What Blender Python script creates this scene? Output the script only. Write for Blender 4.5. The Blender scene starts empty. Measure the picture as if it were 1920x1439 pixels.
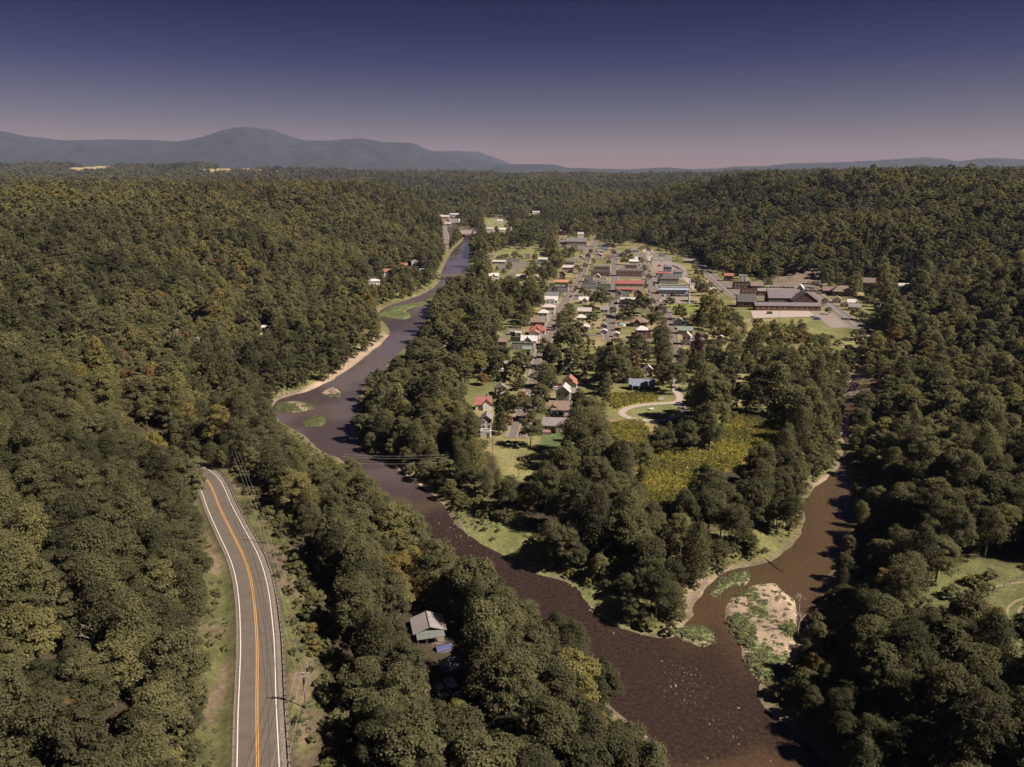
import bpy, bmesh, math, random
import numpy as np
from mathutils import Vector, Matrix
D = bpy.data
SC = bpy.context.scene
COL = SC.collection
random.seed(7)
RNG = np.random.default_rng(11)

# ------------------------------------------------------------------ camera, sky, sun, exposure
CAM_H, FPX, PITCH = 112.0, 1371.0, math.radians(16.05)
cam_d = D.cameras.new('camera'); cam = D.objects.new('camera', cam_d); COL.objects.link(cam)
cam.location = (0, 0, CAM_H); cam.rotation_euler = (math.pi/2 - PITCH, 0, 0)
cam_d.sensor_width = 36.0; cam_d.sensor_fit = 'HORIZONTAL'; cam_d.lens = FPX/1920*36
cam_d.clip_start = 1.0; cam_d.clip_end = 60000
SC.camera = cam
HAZE_D = 0.000022
SUN_EL = math.radians(46)
SUN_AZ = math.atan2(0.93, -0.32)             # clockwise from +Y: the sun stands right of and behind the drone
SUN = Vector((math.sin(SUN_AZ)*math.cos(SUN_EL), math.cos(SUN_AZ)*math.cos(SUN_EL), math.sin(SUN_EL)))
w = D.worlds.new('World'); SC.world = w; w.use_nodes = True
nt = w.node_tree; nt.nodes.clear()
sky = nt.nodes.new('ShaderNodeTexSky'); sky.sky_type = 'NISHITA'; sky.sun_disc = False
sky.sun_elevation = SUN_EL; sky.sun_rotation = SUN_AZ; sky.altitude = 800; sky.air_density = 1.0; sky.dust_density = 0.6; sky.ozone_density = 3.0
tc = nt.nodes.new('ShaderNodeTexCoord'); sx = nt.nodes.new('ShaderNodeSeparateXYZ')
cr = nt.nodes.new('ShaderNodeValToRGB'); mul = nt.nodes.new('ShaderNodeMix'); mul.data_type = 'RGBA'; mul.blend_type = 'MULTIPLY'; mul.inputs[0].default_value = 1.0
bg = nt.nodes.new('ShaderNodeBackground'); out = nt.nodes.new('ShaderNodeOutputWorld')
nt.links.new(tc.outputs['Generated'], sx.inputs[0]); nt.links.new(sx.outputs['Z'], cr.inputs[0])
nt.links.new(sky.outputs[0], mul.inputs[6]); nt.links.new(cr.outputs[0], mul.inputs[7])
nt.links.new(mul.outputs[2], bg.inputs[0]); nt.links.new(bg.outputs[0], out.inputs[0])
el = cr.color_ramp.elements
SKYRAMP = [(0.0, (0.315, 0.187, 0.143)), (0.04, (0.235, 0.141, 0.127)), (0.08, (0.157, 0.106, 0.122)), (0.13, (0.075, 0.051, 0.095)), (0.18, (0.032, 0.022, 0.063)), (0.26, (0.008, 0.0075, 0.043)), (0.36, (0.010, 0.010, 0.048)), (1.0, (0.04, 0.035, 0.075))]
el[0].position, el[0].color = SKYRAMP[0][0], SKYRAMP[0][1] + (1,)
el[1].position, el[1].color = SKYRAMP[-1][0], SKYRAMP[-1][1] + (1,)
for p, c in SKYRAMP[1:-1]:
    e = el.new(p); e.color = c + (1,)
bg.inputs[1].default_value = 0.10
sd = D.lights.new('sun', 'SUN'); sun = D.objects.new('sun', sd); COL.objects.link(sun)
sd.energy = 5.0; sd.angle = math.radians(0.5); sd.color = (1.0, 0.88, 0.76)
sun.rotation_euler = SUN.to_track_quat('Z', 'Y').to_euler(); sun.location = (0, 0, 700)
vs = SC.view_settings; vs.view_transform = 'Standard'; vs.look = 'None'; vs.exposure = 0.95; vs.gamma = 1.0; vs.use_curve_mapping = False
SC.render.engine = 'CYCLES'
SC.cycles.max_bounces = 4; SC.cycles.diffuse_bounces = 2; SC.cycles.glossy_bounces = 2; SC.cycles.transmission_bounces = 2; SC.cycles.volume_bounces = 0
SC.cycles.use_denoising = True

# ------------------------------------------------------------------ pixel rays (photo 1920 x 1439) <-> ground
cp, sp = math.cos(PITCH), math.sin(PITCH)
def P(u, v, z=0.0):
    dx = (u-960)/FPX; dz = -(v-719.5)/FPX
    Y = cp + dz*sp; Z = -sp + dz*cp
    t = (z-CAM_H)/Z
    return np.array((dx*t, Y*t))
def proj(x, y, z):
    zz = z - CAM_H
    d = y*cp - zz*sp
    up = y*sp + zz*cp
    return 960 + x/d*FPX, 719.5 - up/d*FPX, d
def poly(pts, z=0.0):
    return np.array([P(u, v, z) for u, v in pts])
def inpoly(x, y, pg):
    r = np.zeros(x.shape, bool); n = len(pg); j = n-1
    for i in range(n):
        xi, yi = pg[i]; xj, yj = pg[j]
        c = ((yi > y) != (yj > y)) & (x < (xj-xi)*(y-yi)/(yj-yi+1e-12)+xi)
        r ^= c; j = i
    return r
def pdist(x, y, line, closed=False):
    best = np.full(x.shape, 1e9); n = len(line)
    for i in range(n if closed else n-1):
        ax, ay = line[i]; bx, by = line[(i+1) % n]
        ex, ey = bx-ax, by-ay; L = ex*ex+ey*ey+1e-9
        t = np.clip(((x-ax)*ex+(y-ay)*ey)/L, 0, 1)
        best = np.minimum(best, (x-ax-t*ex)**2+(y-ay-t*ey)**2)
    return np.sqrt(best)
def near_dist(x, y, line, closed=False, pad=60.0):
    """distance, worked out only near the line's box; far points get a large value"""
    line = np.asarray(line); o = np.full(x.shape, 1e4)
    m = (x > line[:, 0].min()-pad) & (x < line[:, 0].max()+pad) & (y > line[:, 1].min()-pad) & (y < line[:, 1].max()+pad)
    if m.any(): o[m] = pdist(x[m], y[m], line, closed)
    return o
def sinpoly(x, y, pg, pad=60.0):
    """signed distance, negative inside"""
    d = near_dist(x, y, pg, True, pad); m = d < 1e3
    s = np.ones(x.shape); ins = inpoly(x, y, pg); s[ins] = -1
    d[ins & ~m] = 0
    return d*s
def _h(ix, iy, k):
    h = (ix.astype(np.int64)*374761393 + iy.astype(np.int64)*668265263 + k*1442695041) & 0x7fffffff
    h = ((h ^ (h >> 13))*1274126177) & 0x7fffffff
    return ((h ^ (h >> 16)) & 0xffff)/65535.0
def vnoise(x, y, k=0):
    ix, iy = np.floor(x), np.floor(y); fx, fy = x-ix, y-iy
    fx = fx*fx*(3-2*fx); fy = fy*fy*(3-2*fy)
    a, b, c, d = _h(ix, iy, k), _h(ix+1, iy, k), _h(ix, iy+1, k), _h(ix+1, iy+1, k)
    return (a*(1-fx)+b*fx)*(1-fy)+(c*(1-fx)+d*fx)*fy
def fbm(x, y, s, oct=4, k=0):
    r = 0; a = 0.5; t = 0
    for i in range(oct):
        r = r+a*vnoise(x/s, y/s, k+i); t += a; a *= .5; s /= 2.03
    return r/t
def sst(a, b, v):
    t = np.clip((v-a)/(b-a), 0, 1); return t*t*(3-2*t)
def smooth_line(pts, n=6):
    pts = [np.array(p, float) for p in pts]; o = []
    for i in range(len(pts)-1):
        p0 = pts[max(i-1, 0)]; p1 = pts[i]; p2 = pts[i+1]; p3 = pts[min(i+2, len(pts)-1)]
        for k in range(n):
            t = k/n
            o.append(.5*((2*p1)+(-p0+p2)*t+(2*p0-5*p1+4*p2-p3)*t*t+(-p0+3*p1-3*p2+p3)*t**3))
    o.append(pts[-1]); return np.array(o)
# ------------------------------------------------------------------ plan of the place
RIV = [(893,432),(880,470),(882,510),(852,528),(822,552),(806,585),(786,625),(748,665),(715,700),(684,730),(670,790),(676,830),(700,855),(750,882),(790,906),(832,946),(860,985),(900,1012),(960,1046),(1005,1072),(1062,1088),(1104,1125),(1140,1165),(1190,1185),(1255,1196),(1288,1165),(1300,1130),(1328,1090),(1395,1060),(1455,1040),(1502,990),(1505,935),(1560,885),(1575,860),(1578,800),(1582,750),(1598,700),(1618,672),
       (1636,672),(1612,720),(1596,800),(1594,880),(1600,940),(1596,1000),(1572,1050),(1550,1110),(1530,1160),(1500,1210),(1462,1250),(1432,1285),(1452,1335),(1530,1400),(1590,1500),(1690,1800),
       (1330,1800),(1240,1425),(1152,1335),(1080,1262),(1000,1180),(920,1110),(840,1052),(785,998),(722,940),(672,885),(604,846),(562,815),(530,795),(506,770),(516,752),(545,742),(590,728),(628,708),(655,690),(692,662),(722,636),(728,618),(716,604),(706,588),(732,572),(770,560),(800,548),(822,530),(828,510),(836,490),(850,468),(866,452),(878,430)]
RIV_W = smooth_line(poly(RIV + [RIV[0]]), 3)
BARS = {  # low ground standing out of the river: outline, height, sand share
 'isle_a': ([(512,760),(525,754),(560,752),(588,758),(590,765),(572,772),(535,775),(515,770)], .7, .12),
 'isle_b': ([(560,792),(580,782),(612,778),(616,790),(605,801),(575,803)], .6, .15),
 'spit_c': ([(700,590),(735,575),(790,566),(830,545),(835,556),(806,572),(772,578),(762,584),(775,594),(762,600),(725,596)], .6, .05),
 'isle_d': ([(600,735),(625,724),(645,735),(640,745),(615,747)], .5, .9),
 'isle_e': ([(1327,1118),(1345,1090),(1375,1070),(1402,1066),(1414,1080),(1400,1096),(1365,1108),(1345,1124)], .7, .2),
 'bar_f': ([(1354,1140),(1362,1122),(1395,1102),(1430,1094),(1452,1092),(1472,1110),(1486,1122),(1500,1150),(1500,1190),(1490,1250),(1450,1292),(1408,1270),(1390,1225),(1368,1190),(1354,1165)], .9, .66),
 'tuft_g': ([(1262,1185),(1285,1174),(1320,1172),(1345,1190),(1347,1210),(1320,1213),(1280,1202)], .8, .0),
 'isle_h': ([(863,508),(880,502),(884,510),(868,516)], .5, .2),
}
BARS_W = {k: (poly(p), h, s) for k, (p, h, s) in BARS.items()}
ROADC = [(486,1700,18.6),(484,1439,18),(482.5,1330,18),(483,1250,18),(482,1190,18),(475,1110,18),(460,1050,17.8),(431,990,17.5),(412,951,17.2),(402,925,17),(392,905,16.9),(376,889,16.6),(348,876,16),(305,866,15.5),(260,860,15)]
ROAD_W = smooth_line([P(u, v, z) for u, v, z in ROADC], 6)
ROAD_Z = smooth_line([(z, 0) for u, v, z in ROADC], 6)[:, 0]
STREETS = [  # centre line, width (m)
 ([(968,822),(975,800),(985,770),(998,735),(1006,712),(1010,690),(1016,665),(1030,620),(1048,585),(1065,557),(1083,530),(1095,505),(1103,478),(1117,450),(1122,440)], 6.6),
 ([(1143,640),(1143,610),(1147,578),(1150,545),(1152,510),(1152,470)], 6.5),
 ([(1262,690),(1258,650),(1255,615),(1242,583),(1228,556),(1218,530),(1211,503),(1203,476)], 8.5),
 ([(1295,480),(1312,497),(1330,515),(1352,535),(1372,552),(1390,562)], 9),
 ([(1498,530),(1520,546),(1552,570),(1580,592),(1610,614),(1640,640)], 9),
 ([(1352,535),(1400,529),(1450,534),(1498,534),(1560,529),(1640,535)], 8),
 ([(1052,580),(1100,578),(1147,578),(1242,583)], 6),
 ([(1083,530),(1150,530)], 6), ([(1095,505),(1152,505),(1212,505)], 6),
 ([(1103,478),(1203,476),(1295,480)], 6),
 ([(925,522),(952,518),(972,506),(990,494),(1050,492),(1100,490)], 5),
 ([(1143,635),(1180,640),(1258,640)], 4),
 ([(930,645),(945,634),(960,618),(966,612)], 4),
 ([(1030,625),(1085,628),(1143,630)], 5),
 ([(1005,722),(1060,720),(1110,722)], 4),
 ([(850,400),(838,412),(833,430),(836,450),(832,465)], 7),
]
LOOP = [(1264,712),(1266,730),(1274,744),(1270,754),(1240,757),(1205,760),(1180,765),(1166,773),(1172,781),(1195,787),(1230,789),(1262,784),(1280,772),(1278,760),(1272,754)]
TZ = 6.0
def town_z(y): return TZ
STREETS_W = [(smooth_line([P(u, v, TZ) for u, v in s], 4), wd) for s, wd in STREETS]
LOOP_W = smooth_line([P(u, v, TZ) for u, v in LOOP], 4)
ANCH = []
for u, v in [(893,425),(865,470),(840,520),(770,590),(740,640),(680,690),(640,740),(620,800),(700,880),(770,950),(900,1050),(1050,1130),(1200,1240),(1330,1340),(1400,1439),(1480,1650),(1590,900),(1550,960),(1520,1030),(1440,1060),(1350,1120),(1600,800),(1605,740)]:
    ANCH.append((*P(u, v, 2), 3.0))
for u, v, z in [(1640,690,5),(1700,620,7),(1780,575,9),(1650,590,7),(1880,1150,6),(1900,1300,8),(1780,1000,7),(1720,820,7),(1700,1300,6),(1800,1439,10),(1650,1439,5),(1700,1100,6),(1850,900,12),
                (985,800,6),(1000,700,6),(1100,600,6),(1200,700,6),(1200,550,6),(1100,470,6),(1280,500,6),(1400,560,6),(1530,600,6),(1300,650,6),(1400,750,6),(1300,820,6),(950,800,6),(900,560,6),(940,480,6),(1060,430,6),(1200,900,5),(1150,1000,5),(1350,950,5),(1230,480,6),(1340,520,6),(860,700,6),(820,600,5),(900,640,6),(1450,700,6),(1450,620,6),(1350,600,6),(1500,545,6.5),(1040,520,6),(1180,620,6),(960,600,6),
                (700,1000,8),(550,1000,14),(800,1220,9.5),(700,1300,12),(900,1439,9),(600,900,9),(500,850,10),(640,1200,13),(650,1439,15),(1000,1300,6),(450,800,8),
                (500,625,8),(430,560,12),(600,600,7),(560,680,5),(420,680,10),(800,460,8),(835,430,8),(700,505,8),(760,495,8),(850,408,6),(930,412,6),(1005,400,10)]:
    ANCH.append((*P(u, v, z), z))
for i in range(0, len(ROAD_W), 4): ANCH.append((*ROAD_W[i], ROAD_Z[i]))
ANCH += [(-62,95,23),(-72,125,24),(-100,160,29),(-88,100,33),(-120,110,42),(-150,160,44),(-115,205,26),(-140,250,28),(-190,240,42),(-165,300,24),(-250,300,46),(-370,600,44),(-600,600,60),(-250,450,24),(-250,560,20),(-60,30,22),(-150,30,50),(-300,100,80),
 (-235,700,34),(-165,850,9),(-300,900,58),(-450,900,68),(-220,1500,66),(-137,1440,9),(-400,1500,70),(-800,1500,66),(-700,1000,66),(-1100,1500,64),(-125,1190,8),(-215,1190,52),(-350,1190,70),(-205,1000,30),(-210,1700,30),(-155,1857,6),(-330,1900,28),(-700,2200,50),(-450,1950,40),
 (58,2000,8),(-100,2330,52),(120,2400,58),(300,2450,50),(-350,2650,12),(520,2700,12),(-300,2150,12),(330,2150,14),(260,1850,10),(430,2400,14),(0,3000,45),
 (207,762,7),(290,800,14),(235,1340,7),(150,1650,7),(320,1500,66),(280,1680,40),(512,1300,84),(870,1250,86),(450,900,62),(600,1000,88),(400,1080,66),(350,860,38),(700,800,72),(900,900,80),(1250,1400,90),(390,690,10),(520,650,22),(720,600,50),(300,1180,30),(400,1350,75),
 (262,440,7),(300,450,18),(325,440,36),(380,440,64),(258,380,8),(295,370,20),(335,360,44),(280,510,7),(330,520,22),(400,520,50),(210,260,10),(300,250,35),(150,110,16),(300,80,40),(107,165,6),(118,150,6.5),(140,175,9),(120,195,8),(98,130,6),(100,150,6),
 (1500,2500,88),(800,2500,78),(-1500,2500,62),(-3000,5000,128),(-2100,5000,128),(-1750,4900,122),(-3600,5500,145),(-2500,5700,140),(-3000,4200,80),(-2000,4200,78),(-1700,5600,120),(0,4000,60),(2000,4000,88),(0,6000,66),(3500,7000,95),(-3500,7000,72),(0,8500,70),(-7000,9000,70),(7000,9000,90),(3000,3000,96),(60,-50,5),(-30,-60,12),(1000,4500,70),(-1000,4500,66)]
A = np.array(ANCH, float); AXY, AZ = A[:, :2], A[:, 2]
def kern(d2): return np.sqrt(d2+15.0**2)
K = kern(((AXY[:, None]-AXY[None])**2).sum(-1)); n = len(A)
M = np.zeros((n+1, n+1)); M[:n, :n] = K - np.eye(n)*6.0; M[:n, n] = 1; M[n, :n] = 1
WT = np.linalg.solve(M, np.append(AZ, 0))
TOWN_W = poly([(880,840),(1010,880),(1060,850),(1150,830),(1230,960),(1300,900),(1480,800),(1480,740),(1640,700),(1660,600),(1660,530),(1480,528),(1340,505),(1290,472),(1210,455),(1130,430),(1060,440),(900,470),(880,560),(830,600),(820,690),(850,760)], 6)
def base_h(x, y):
    o = np.empty(x.shape).ravel(); xf, yf = x.ravel(), y.ravel()
    for s in range(0, len(xf), 20000):
        dx = xf[s:s+20000, None]-AXY[None, :, 0]; dy = yf[s:s+20000, None]-AXY[None, :, 1]
        o[s:s+20000] = kern(dx*dx+dy*dy) @ WT[:n] + WT[n]
    return o.reshape(x.shape)
def height(x, y, full=True):
    x = np.asarray(x, float); y = np.asarray(y, float)
    z = base_h(x, y)
    z = np.clip(z, 2.5, 140)
    amp = np.clip((z-14)/50, 0, 1)*sst(150, 500, y)
    rg_ = 1-np.abs(2*fbm(x, y, 330, 4, 3)-1)*1.6
    z = z + amp*(rg_-.62)*np.where(x < 0, 46, 34) + amp*(fbm(x, y, 170, 3, 13)-.5)*16 + amp*sst(1800, 4500, y)*(fbm(x, y, 900, 3, 9)-.5)*46
    z = z + np.clip((z-9)/10, 0, 1)*(fbm(x, y, 30, 2, 5)-.5)*2.0
    cap = np.where(x < 150, np.clip(84-np.abs(y-1000)*.004, 70, 90)-8*sst(600, 300, y), 104.0)+6*(fbm(x, y, 200, 2, 17)-.5)
    cap = np.where(y > 3600, 400, cap)
    z = np.where(z > cap-12, cap-12+(z-cap+12)*.28, z)
    ts = sinpoly(x, y, TOWN_W, 45)
    z = z + (town_z(y)-z)*sst(35, 0, ts)
    # road bench
    rd = near_dist(x, y, ROAD_W, False, 50)
    m = rd < 40
    if m.any():
        i = np.argmin((x[m][:, None]-ROAD_W[None, :, 0])**2+(y[m][:, None]-ROAD_W[None, :, 1])**2, axis=1)
        rz = ROAD_Z[i]
        # side: negative = uphill (left)
        k = np.clip(i, 1, len(ROAD_W)-2); tx = ROAD_W[k+1, 0]-ROAD_W[k-1, 0]; ty = ROAD_W[k+1, 1]-ROAD_W[k-1, 1]
        side = (x[m]-ROAD_W[k, 0])*ty-(y[m]-ROAD_W[k, 1])*tx
        t = np.where(side > 0, sst(6.4, 20, rd[m]), sst(5.4, 16, rd[m]))
        zz = z[m]
        z[m] = np.where(rd[m] < 5.4, rz-.05, rz+(zz-rz)*t) - np.where(side > 0, .5*sst(6, 8, rd[m])*(1-t), .45*sst(4.6, 6.2, rd[m])*(1-sst(6.5, 8.5, rd[m])))
    # river
    sd_ = sinpoly(x, y, RIV_W, 60) + (fbm(x, y, 9, 3, 21)-.5)*3.2
    t = sst(0, 26, sd_)
    z = np.where(sd_ < 60, t*z + (1-t)*np.clip(.12+sd_*.16, -1.6, 2.4), z)
    for k_, (pg, h, s) in BARS_W.items():
        b = sinpoly(x, y, pg, 12) + (fbm(x, y, 5, 2, 33)-.5)*2.4
        z = np.where(b < 3, np.maximum(z, -.5+(h+.5)*sst(1.2, -3.0, b)), z)
    return z
def hz(x, y): return float(height(np.array([x]), np.array([y]))[0])
def G(u, v, z0=None):
    """point of the ground seen at a pixel"""
    z = TZ if z0 is None else z0
    for _ in range(12):
        x, y = P(u, v, z); z = .5*z+.5*hz(x, y)
    return float(x), float(y), hz(x, y)
# ------------------------------------------------------------------ materials
def newmat(name):
    m = D.materials.new(name); m.use_nodes = True; nt = m.node_tree; nt.nodes.clear()
    o = nt.nodes.new('ShaderNodeOutputMaterial'); return m, nt, o
def N(nt, typ, **kw):
    nd = nt.nodes.new(typ)
    for k, v in kw.items():
        if k.startswith('i_'): nd.inputs[int(k[2:]) if k[2:].isdigit() else k[2:]].default_value = v
        else: setattr(nd, k, v)
    return nd
_mc = {}
def paint(name, c, rough=.75, var=.18, scale=1.3, bump=0.0, metal=0.0, ribs=0):
    """plain surface with grain and wear"""
    if name in _mc: return _mc[name]
    m, nt, o = newmat(name); L = nt.links.new
    b = N(nt, 'ShaderNodeBsdfPrincipled'); b.inputs['Roughness'].default_value = rough; b.inputs['Metallic'].default_value = metal
    t = N(nt, 'ShaderNodeTexCoord'); no = N(nt, 'ShaderNodeTexNoise'); no.inputs['Scale'].default_value = scale; no.inputs['Detail'].default_value = 5
    L(t.outputs['Object'], no.inputs['Vector'])
    mp = N(nt, 'ShaderNodeMapRange'); mp.inputs[1].default_value = .3; mp.inputs[2].default_value = .7; mp.inputs[3].default_value = 1-var; mp.inputs[4].default_value = 1+var
    L(no.outputs[0], mp.inputs[0])
    mx = N(nt, 'ShaderNodeVectorMath', operation='SCALE'); mx.inputs[0].default_value = c; L(mp.outputs[0], mx.inputs['Scale'])
    last = mx.outputs[0]
    if ribs:
        wv = N(nt, 'ShaderNodeTexWave', wave_type='BANDS', bands_direction='X'); wv.inputs['Scale'].default_value = ribs; wv.inputs['Distortion'].default_value = .3; L(t.outputs['Object'], wv.inputs['Vector'])
        mr = N(nt, 'ShaderNodeMapRange'); mr.inputs[3].default_value = .88; mr.inputs[4].default_value = 1.05; L(wv.outputs[1], mr.inputs[0])
        m2 = N(nt, 'ShaderNodeVectorMath', operation='SCALE'); L(last, m2.inputs[0]); L(mr.outputs[0], m2.inputs['Scale']); last = m2.outputs[0]
    L(last, b.inputs['Base Color'])
    if bump:
        bp = N(nt, 'ShaderNodeBump'); bp.inputs['Strength'].default_value = bump; L(no.outputs[0], bp.inputs['Height']); L(bp.outputs[0], b.inputs['Normal'])
    L(b.outputs[0], o.inputs[0]); _mc[name] = m; return m
def leafmat(name, ramp, attr='tint'):
    m, nt, o = newmat(name); L = nt.links.new
    at = N(nt, 'ShaderNodeAttribute', attribute_type='INSTANCER', attribute_name=attr)
    rp = N(nt, 'ShaderNodeValToRGB'); e = rp.color_ramp.elements
    e[0].position, e[0].color = ramp[0][0], ramp[0][1]+(1,); e[1].position, e[1].color = ramp[-1][0], ramp[-1][1]+(1,)
    for p, c in ramp[1:-1]:
        q = e.new(p); q.color = c+(1,)
    L(at.outputs['Fac'], rp.inputs[0])
    lv = N(nt, 'ShaderNodeAttribute', attribute_type='GEOMETRY', attribute_name='leaf_var')
    hs = N(nt, 'ShaderNodeHueSaturation'); 
    mr = N(nt, 'ShaderNodeMapRange'); mr.inputs[3].default_value = .62; mr.inputs[4].default_value = 1.45; L(lv.outputs['Fac'], mr.inputs[0]); L(mr.outputs[0], hs.inputs['Value'])
    mh = N(nt, 'ShaderNodeMapRange'); mh.inputs[3].default_value = .515; mh.inputs[4].default_value = .485; L(lv.outputs['Fac'], mh.inputs[0]); L(mh.outputs[0], hs.inputs['Hue'])
    L(rp.outputs[0], hs.inputs['Color'])
    d = N(nt, 'ShaderNodeBsdfDiffuse'); t = N(nt, 'ShaderNodeBsdfTranslucent'); mx = N(nt, 'ShaderNodeMixShader'); mx.inputs[0].default_value = .5
    L(hs.outputs[0], d.inputs[0]); L(hs.outputs[0], t.inputs[0]); L(d.outputs[0], mx.inputs[1]); L(t.outputs[0], mx.inputs[2]); L(mx.outputs[0], o.inputs[0])
    return m
LEAF = leafmat('foliage', [(0, (.064,.064,.036)), (.2, (.100,.099,.050)), (.45, (.142,.138,.068)), (.65, (.180,.172,.076)), (.8, (.222,.200,.070)), (.9, (.225,.170,.060)), (.955, (.19,.115,.058)), (.985, (.062,.03,.034)), (1, (.062,.03,.034))])
GOLD = leafmat('goldenrod', [(0, (.11,.12,.045)), (.35, (.20,.20,.065)), (.7, (.37,.33,.075)), (1, (.48,.42,.10))])
REED = leafmat('reeds', [(0, (.08,.10,.05)), (.5, (.14,.155,.08)), (.8, (.20,.18,.10)), (1, (.3,.24,.16))])
BARK = paint('bark', (.085,.07,.058), .9, .3, 3.0)
PALE_BARK = paint('pale_bark', (.36,.32,.27), .9, .25, 3.0)
# ground: colour of each place stored on the sheet, grain from noise
def groundmat():
    m, nt, o = newmat('ground_cover'); L = nt.links.new
    b = N(nt, 'ShaderNodeBsdfPrincipled'); b.inputs['Roughness'].default_value = .95; b.inputs['Specular IOR Level'].default_value = .1
    at = N(nt, 'ShaderNodeAttribute', attribute_name='cover')
    tc = N(nt, 'ShaderNodeTexCoord')
    n1 = N(nt, 'ShaderNodeTexNoise'); n1.inputs['Scale'].default_value = .9; n1.inputs['Detail'].default_value = 8; n1.inputs['Roughness'].default_value = .7
    n2 = N(nt, 'ShaderNodeTexNoise'); n2.inputs['Scale'].default_value = .07; n2.inputs['Detail'].default_value = 6
    L(tc.outputs['Object'], n1.inputs['Vector']); L(tc.outputs['Object'], n2.inputs['Vector'])
    a = N(nt, 'ShaderNodeMapRange'); a.inputs[1].default_value = .3; a.inputs[2].default_value = .7; a.inputs[3].default_value = .62; a.inputs[4].default_value = 1.38; L(n1.outputs[0], a.inputs[0])
    c = N(nt, 'ShaderNodeMapRange'); c.inputs[1].default_value = .3; c.inputs[2].default_value = .7; c.inputs[3].default_value = .75; c.inputs[4].default_value = 1.25; L(n2.outputs[0], c.inputs[0])
    mu = N(nt, 'ShaderNodeMath', operation='MULTIPLY'); L(a.outputs[0], mu.inputs[0]); L(c.outputs[0], mu.inputs[1])
    s = N(nt, 'ShaderNodeVectorMath', operation='SCALE'); L(at.outputs['Color'], s.inputs[0]); L(mu.outputs[0], s.inputs['Scale'])
    L(s.outputs[0], b.inputs['Base Color'])
    bp = N(nt, 'ShaderNodeBump'); bp.inputs['Strength'].default_value = .6; bp.inputs['Distance'].default_value = .4; L(n1.outputs[0], bp.inputs['Height']); L(bp.outputs[0], b.inputs['Normal'])
    L(b.outputs[0], o.inputs[0]); return m
GROUND = groundmat()
def watermat():
    m, nt, o = newmat('river_water'); L = nt.links.new
    b = N(nt, 'ShaderNodeBsdfPrincipled'); b.inputs['IOR'].default_value = 1.33; b.inputs['Specular IOR Level'].default_value = .5
    tc = N(nt, 'ShaderNodeTexCoord')
    at = N(nt, 'ShaderNodeAttribute', attribute_name='bed')       # 0 brown stony bed ... 1 deep green-brown pool; riffle share in green channel, painted sky reflection in blue
    se = N(nt, 'ShaderNodeSeparateColor'); L(at.outputs['Color'], se.inputs[0])
    n1 = N(nt, 'ShaderNodeTexNoise'); n1.inputs['Scale'].default_value = 1.1; n1.inputs['Detail'].default_value = 8; n1.inputs['Roughness'].default_value = .75; L(tc.outputs['Object'], n1.inputs['Vector'])
    n2 = N(nt, 'ShaderNodeTexNoise'); n2.inputs['Scale'].default_value = .09; n2.inputs['Detail'].default_value = 4; L(tc.outputs['Object'], n2.inputs['Vector'])
    r1 = N(nt, 'ShaderNodeValToRGB'); e = r1.color_ramp.elements
    e[0].position = .3; e[0].color = (.015,.009,.008,1); e[1].position = .72; e[1].color = (.060,.040,.032,1)
    q = e.new(.5); q.color = (.029,.018,.015,1); L(n1.outputs[0], r1.inputs[0])
    r2 = N(nt, 'ShaderNodeValToRGB'); e = r2.color_ramp.elements
    e[0].position = .3; e[0].color = (.044,.029,.014,1); e[1].position = .7; e[1].color = (.092,.061,.034,1); L(n1.outputs[0], r2.inputs[0])
    mx = N(nt, 'ShaderNodeMix', data_type='RGBA'); L(se.outputs[0], mx.inputs[0]); L(r1.outputs[0], mx.inputs[6]); L(r2.outputs[0], mx.inputs[7])
    skyrefl = N(nt, 'ShaderNodeMix', data_type='RGBA'); L(se.outputs[2], skyrefl.inputs[0]); L(mx.outputs[2], skyrefl.inputs[6]); skyrefl.inputs[7].default_value = (.105,.086,.092,1); mx = skyrefl  # paler mauve base colour painted in for sky reflected on the far reach
    # riffles: broken white water
    mp = N(nt, 'ShaderNodeMapping'); mp.inputs['Rotation'].default_value = (0, 0, .75); mp.inputs['Scale'].default_value = (1.6, .45, 1); L(tc.outputs['Object'], mp.inputs[0])
    n3 = N(nt, 'ShaderNodeTexNoise'); n3.inputs['Scale'].default_value = 1.5; n3.inputs['Detail'].default_value = 5; n3.inputs['Roughness'].default_value = .6; L(mp.outputs[0], n3.inputs['Vector'])
    ad = N(nt, 'ShaderNodeMath', operation='MULTIPLY_ADD'); L(se.outputs[1], ad.inputs[0]); ad.inputs[1].default_value = .17; L(n3.outputs[0], ad.inputs[2])
    st = N(nt, 'ShaderNodeMapRange'); st.inputs[1].default_value = .785; st.inputs[2].default_value = .93; L(ad.outputs[0], st.inputs[0])
    m2 = N(nt, 'ShaderNodeMix', data_type='RGBA'); L(st.outputs[0], m2.inputs[0]); L(mx.outputs[2], m2.inputs[6]); m2.inputs[7].default_value = (.42,.36,.33,1)
    L(m2.outputs[2], b.inputs['Base Color'])
    mr = N(nt, 'ShaderNodeMapRange'); mr.inputs[3].default_value = .06; mr.inputs[4].default_value = .6; L(st.outputs[0], mr.inputs[0]); L(mr.outputs[0], b.inputs['Roughness'])
    bp = N(nt, 'ShaderNodeBump'); bp.inputs['Strength'].default_value = .16; bp.inputs['Distance'].default_value = .12; L(n3.outputs[0], bp.inputs['Height']); L(bp.outputs[0], b.inputs['Normal'])
    L(b.outputs[0], o.inputs[0]); return m
WATER = watermat()
ASPH = paint('asphalt', (.118,.099,.088), .9, .16, .35, .1)
ROADM = paint('highway_asphalt', (.098,.080,.064), .9, .13, .5, .1)
CONC = paint('pale_concrete', (.195,.158,.136), .9, .15, .3)
GRAV = paint('gravel_drive', (.30,.25,.225), .95, .2, .8, .2)
YEL = paint('yellow_line_paint', (.50,.25,.06), .7, .15, 2)
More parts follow.
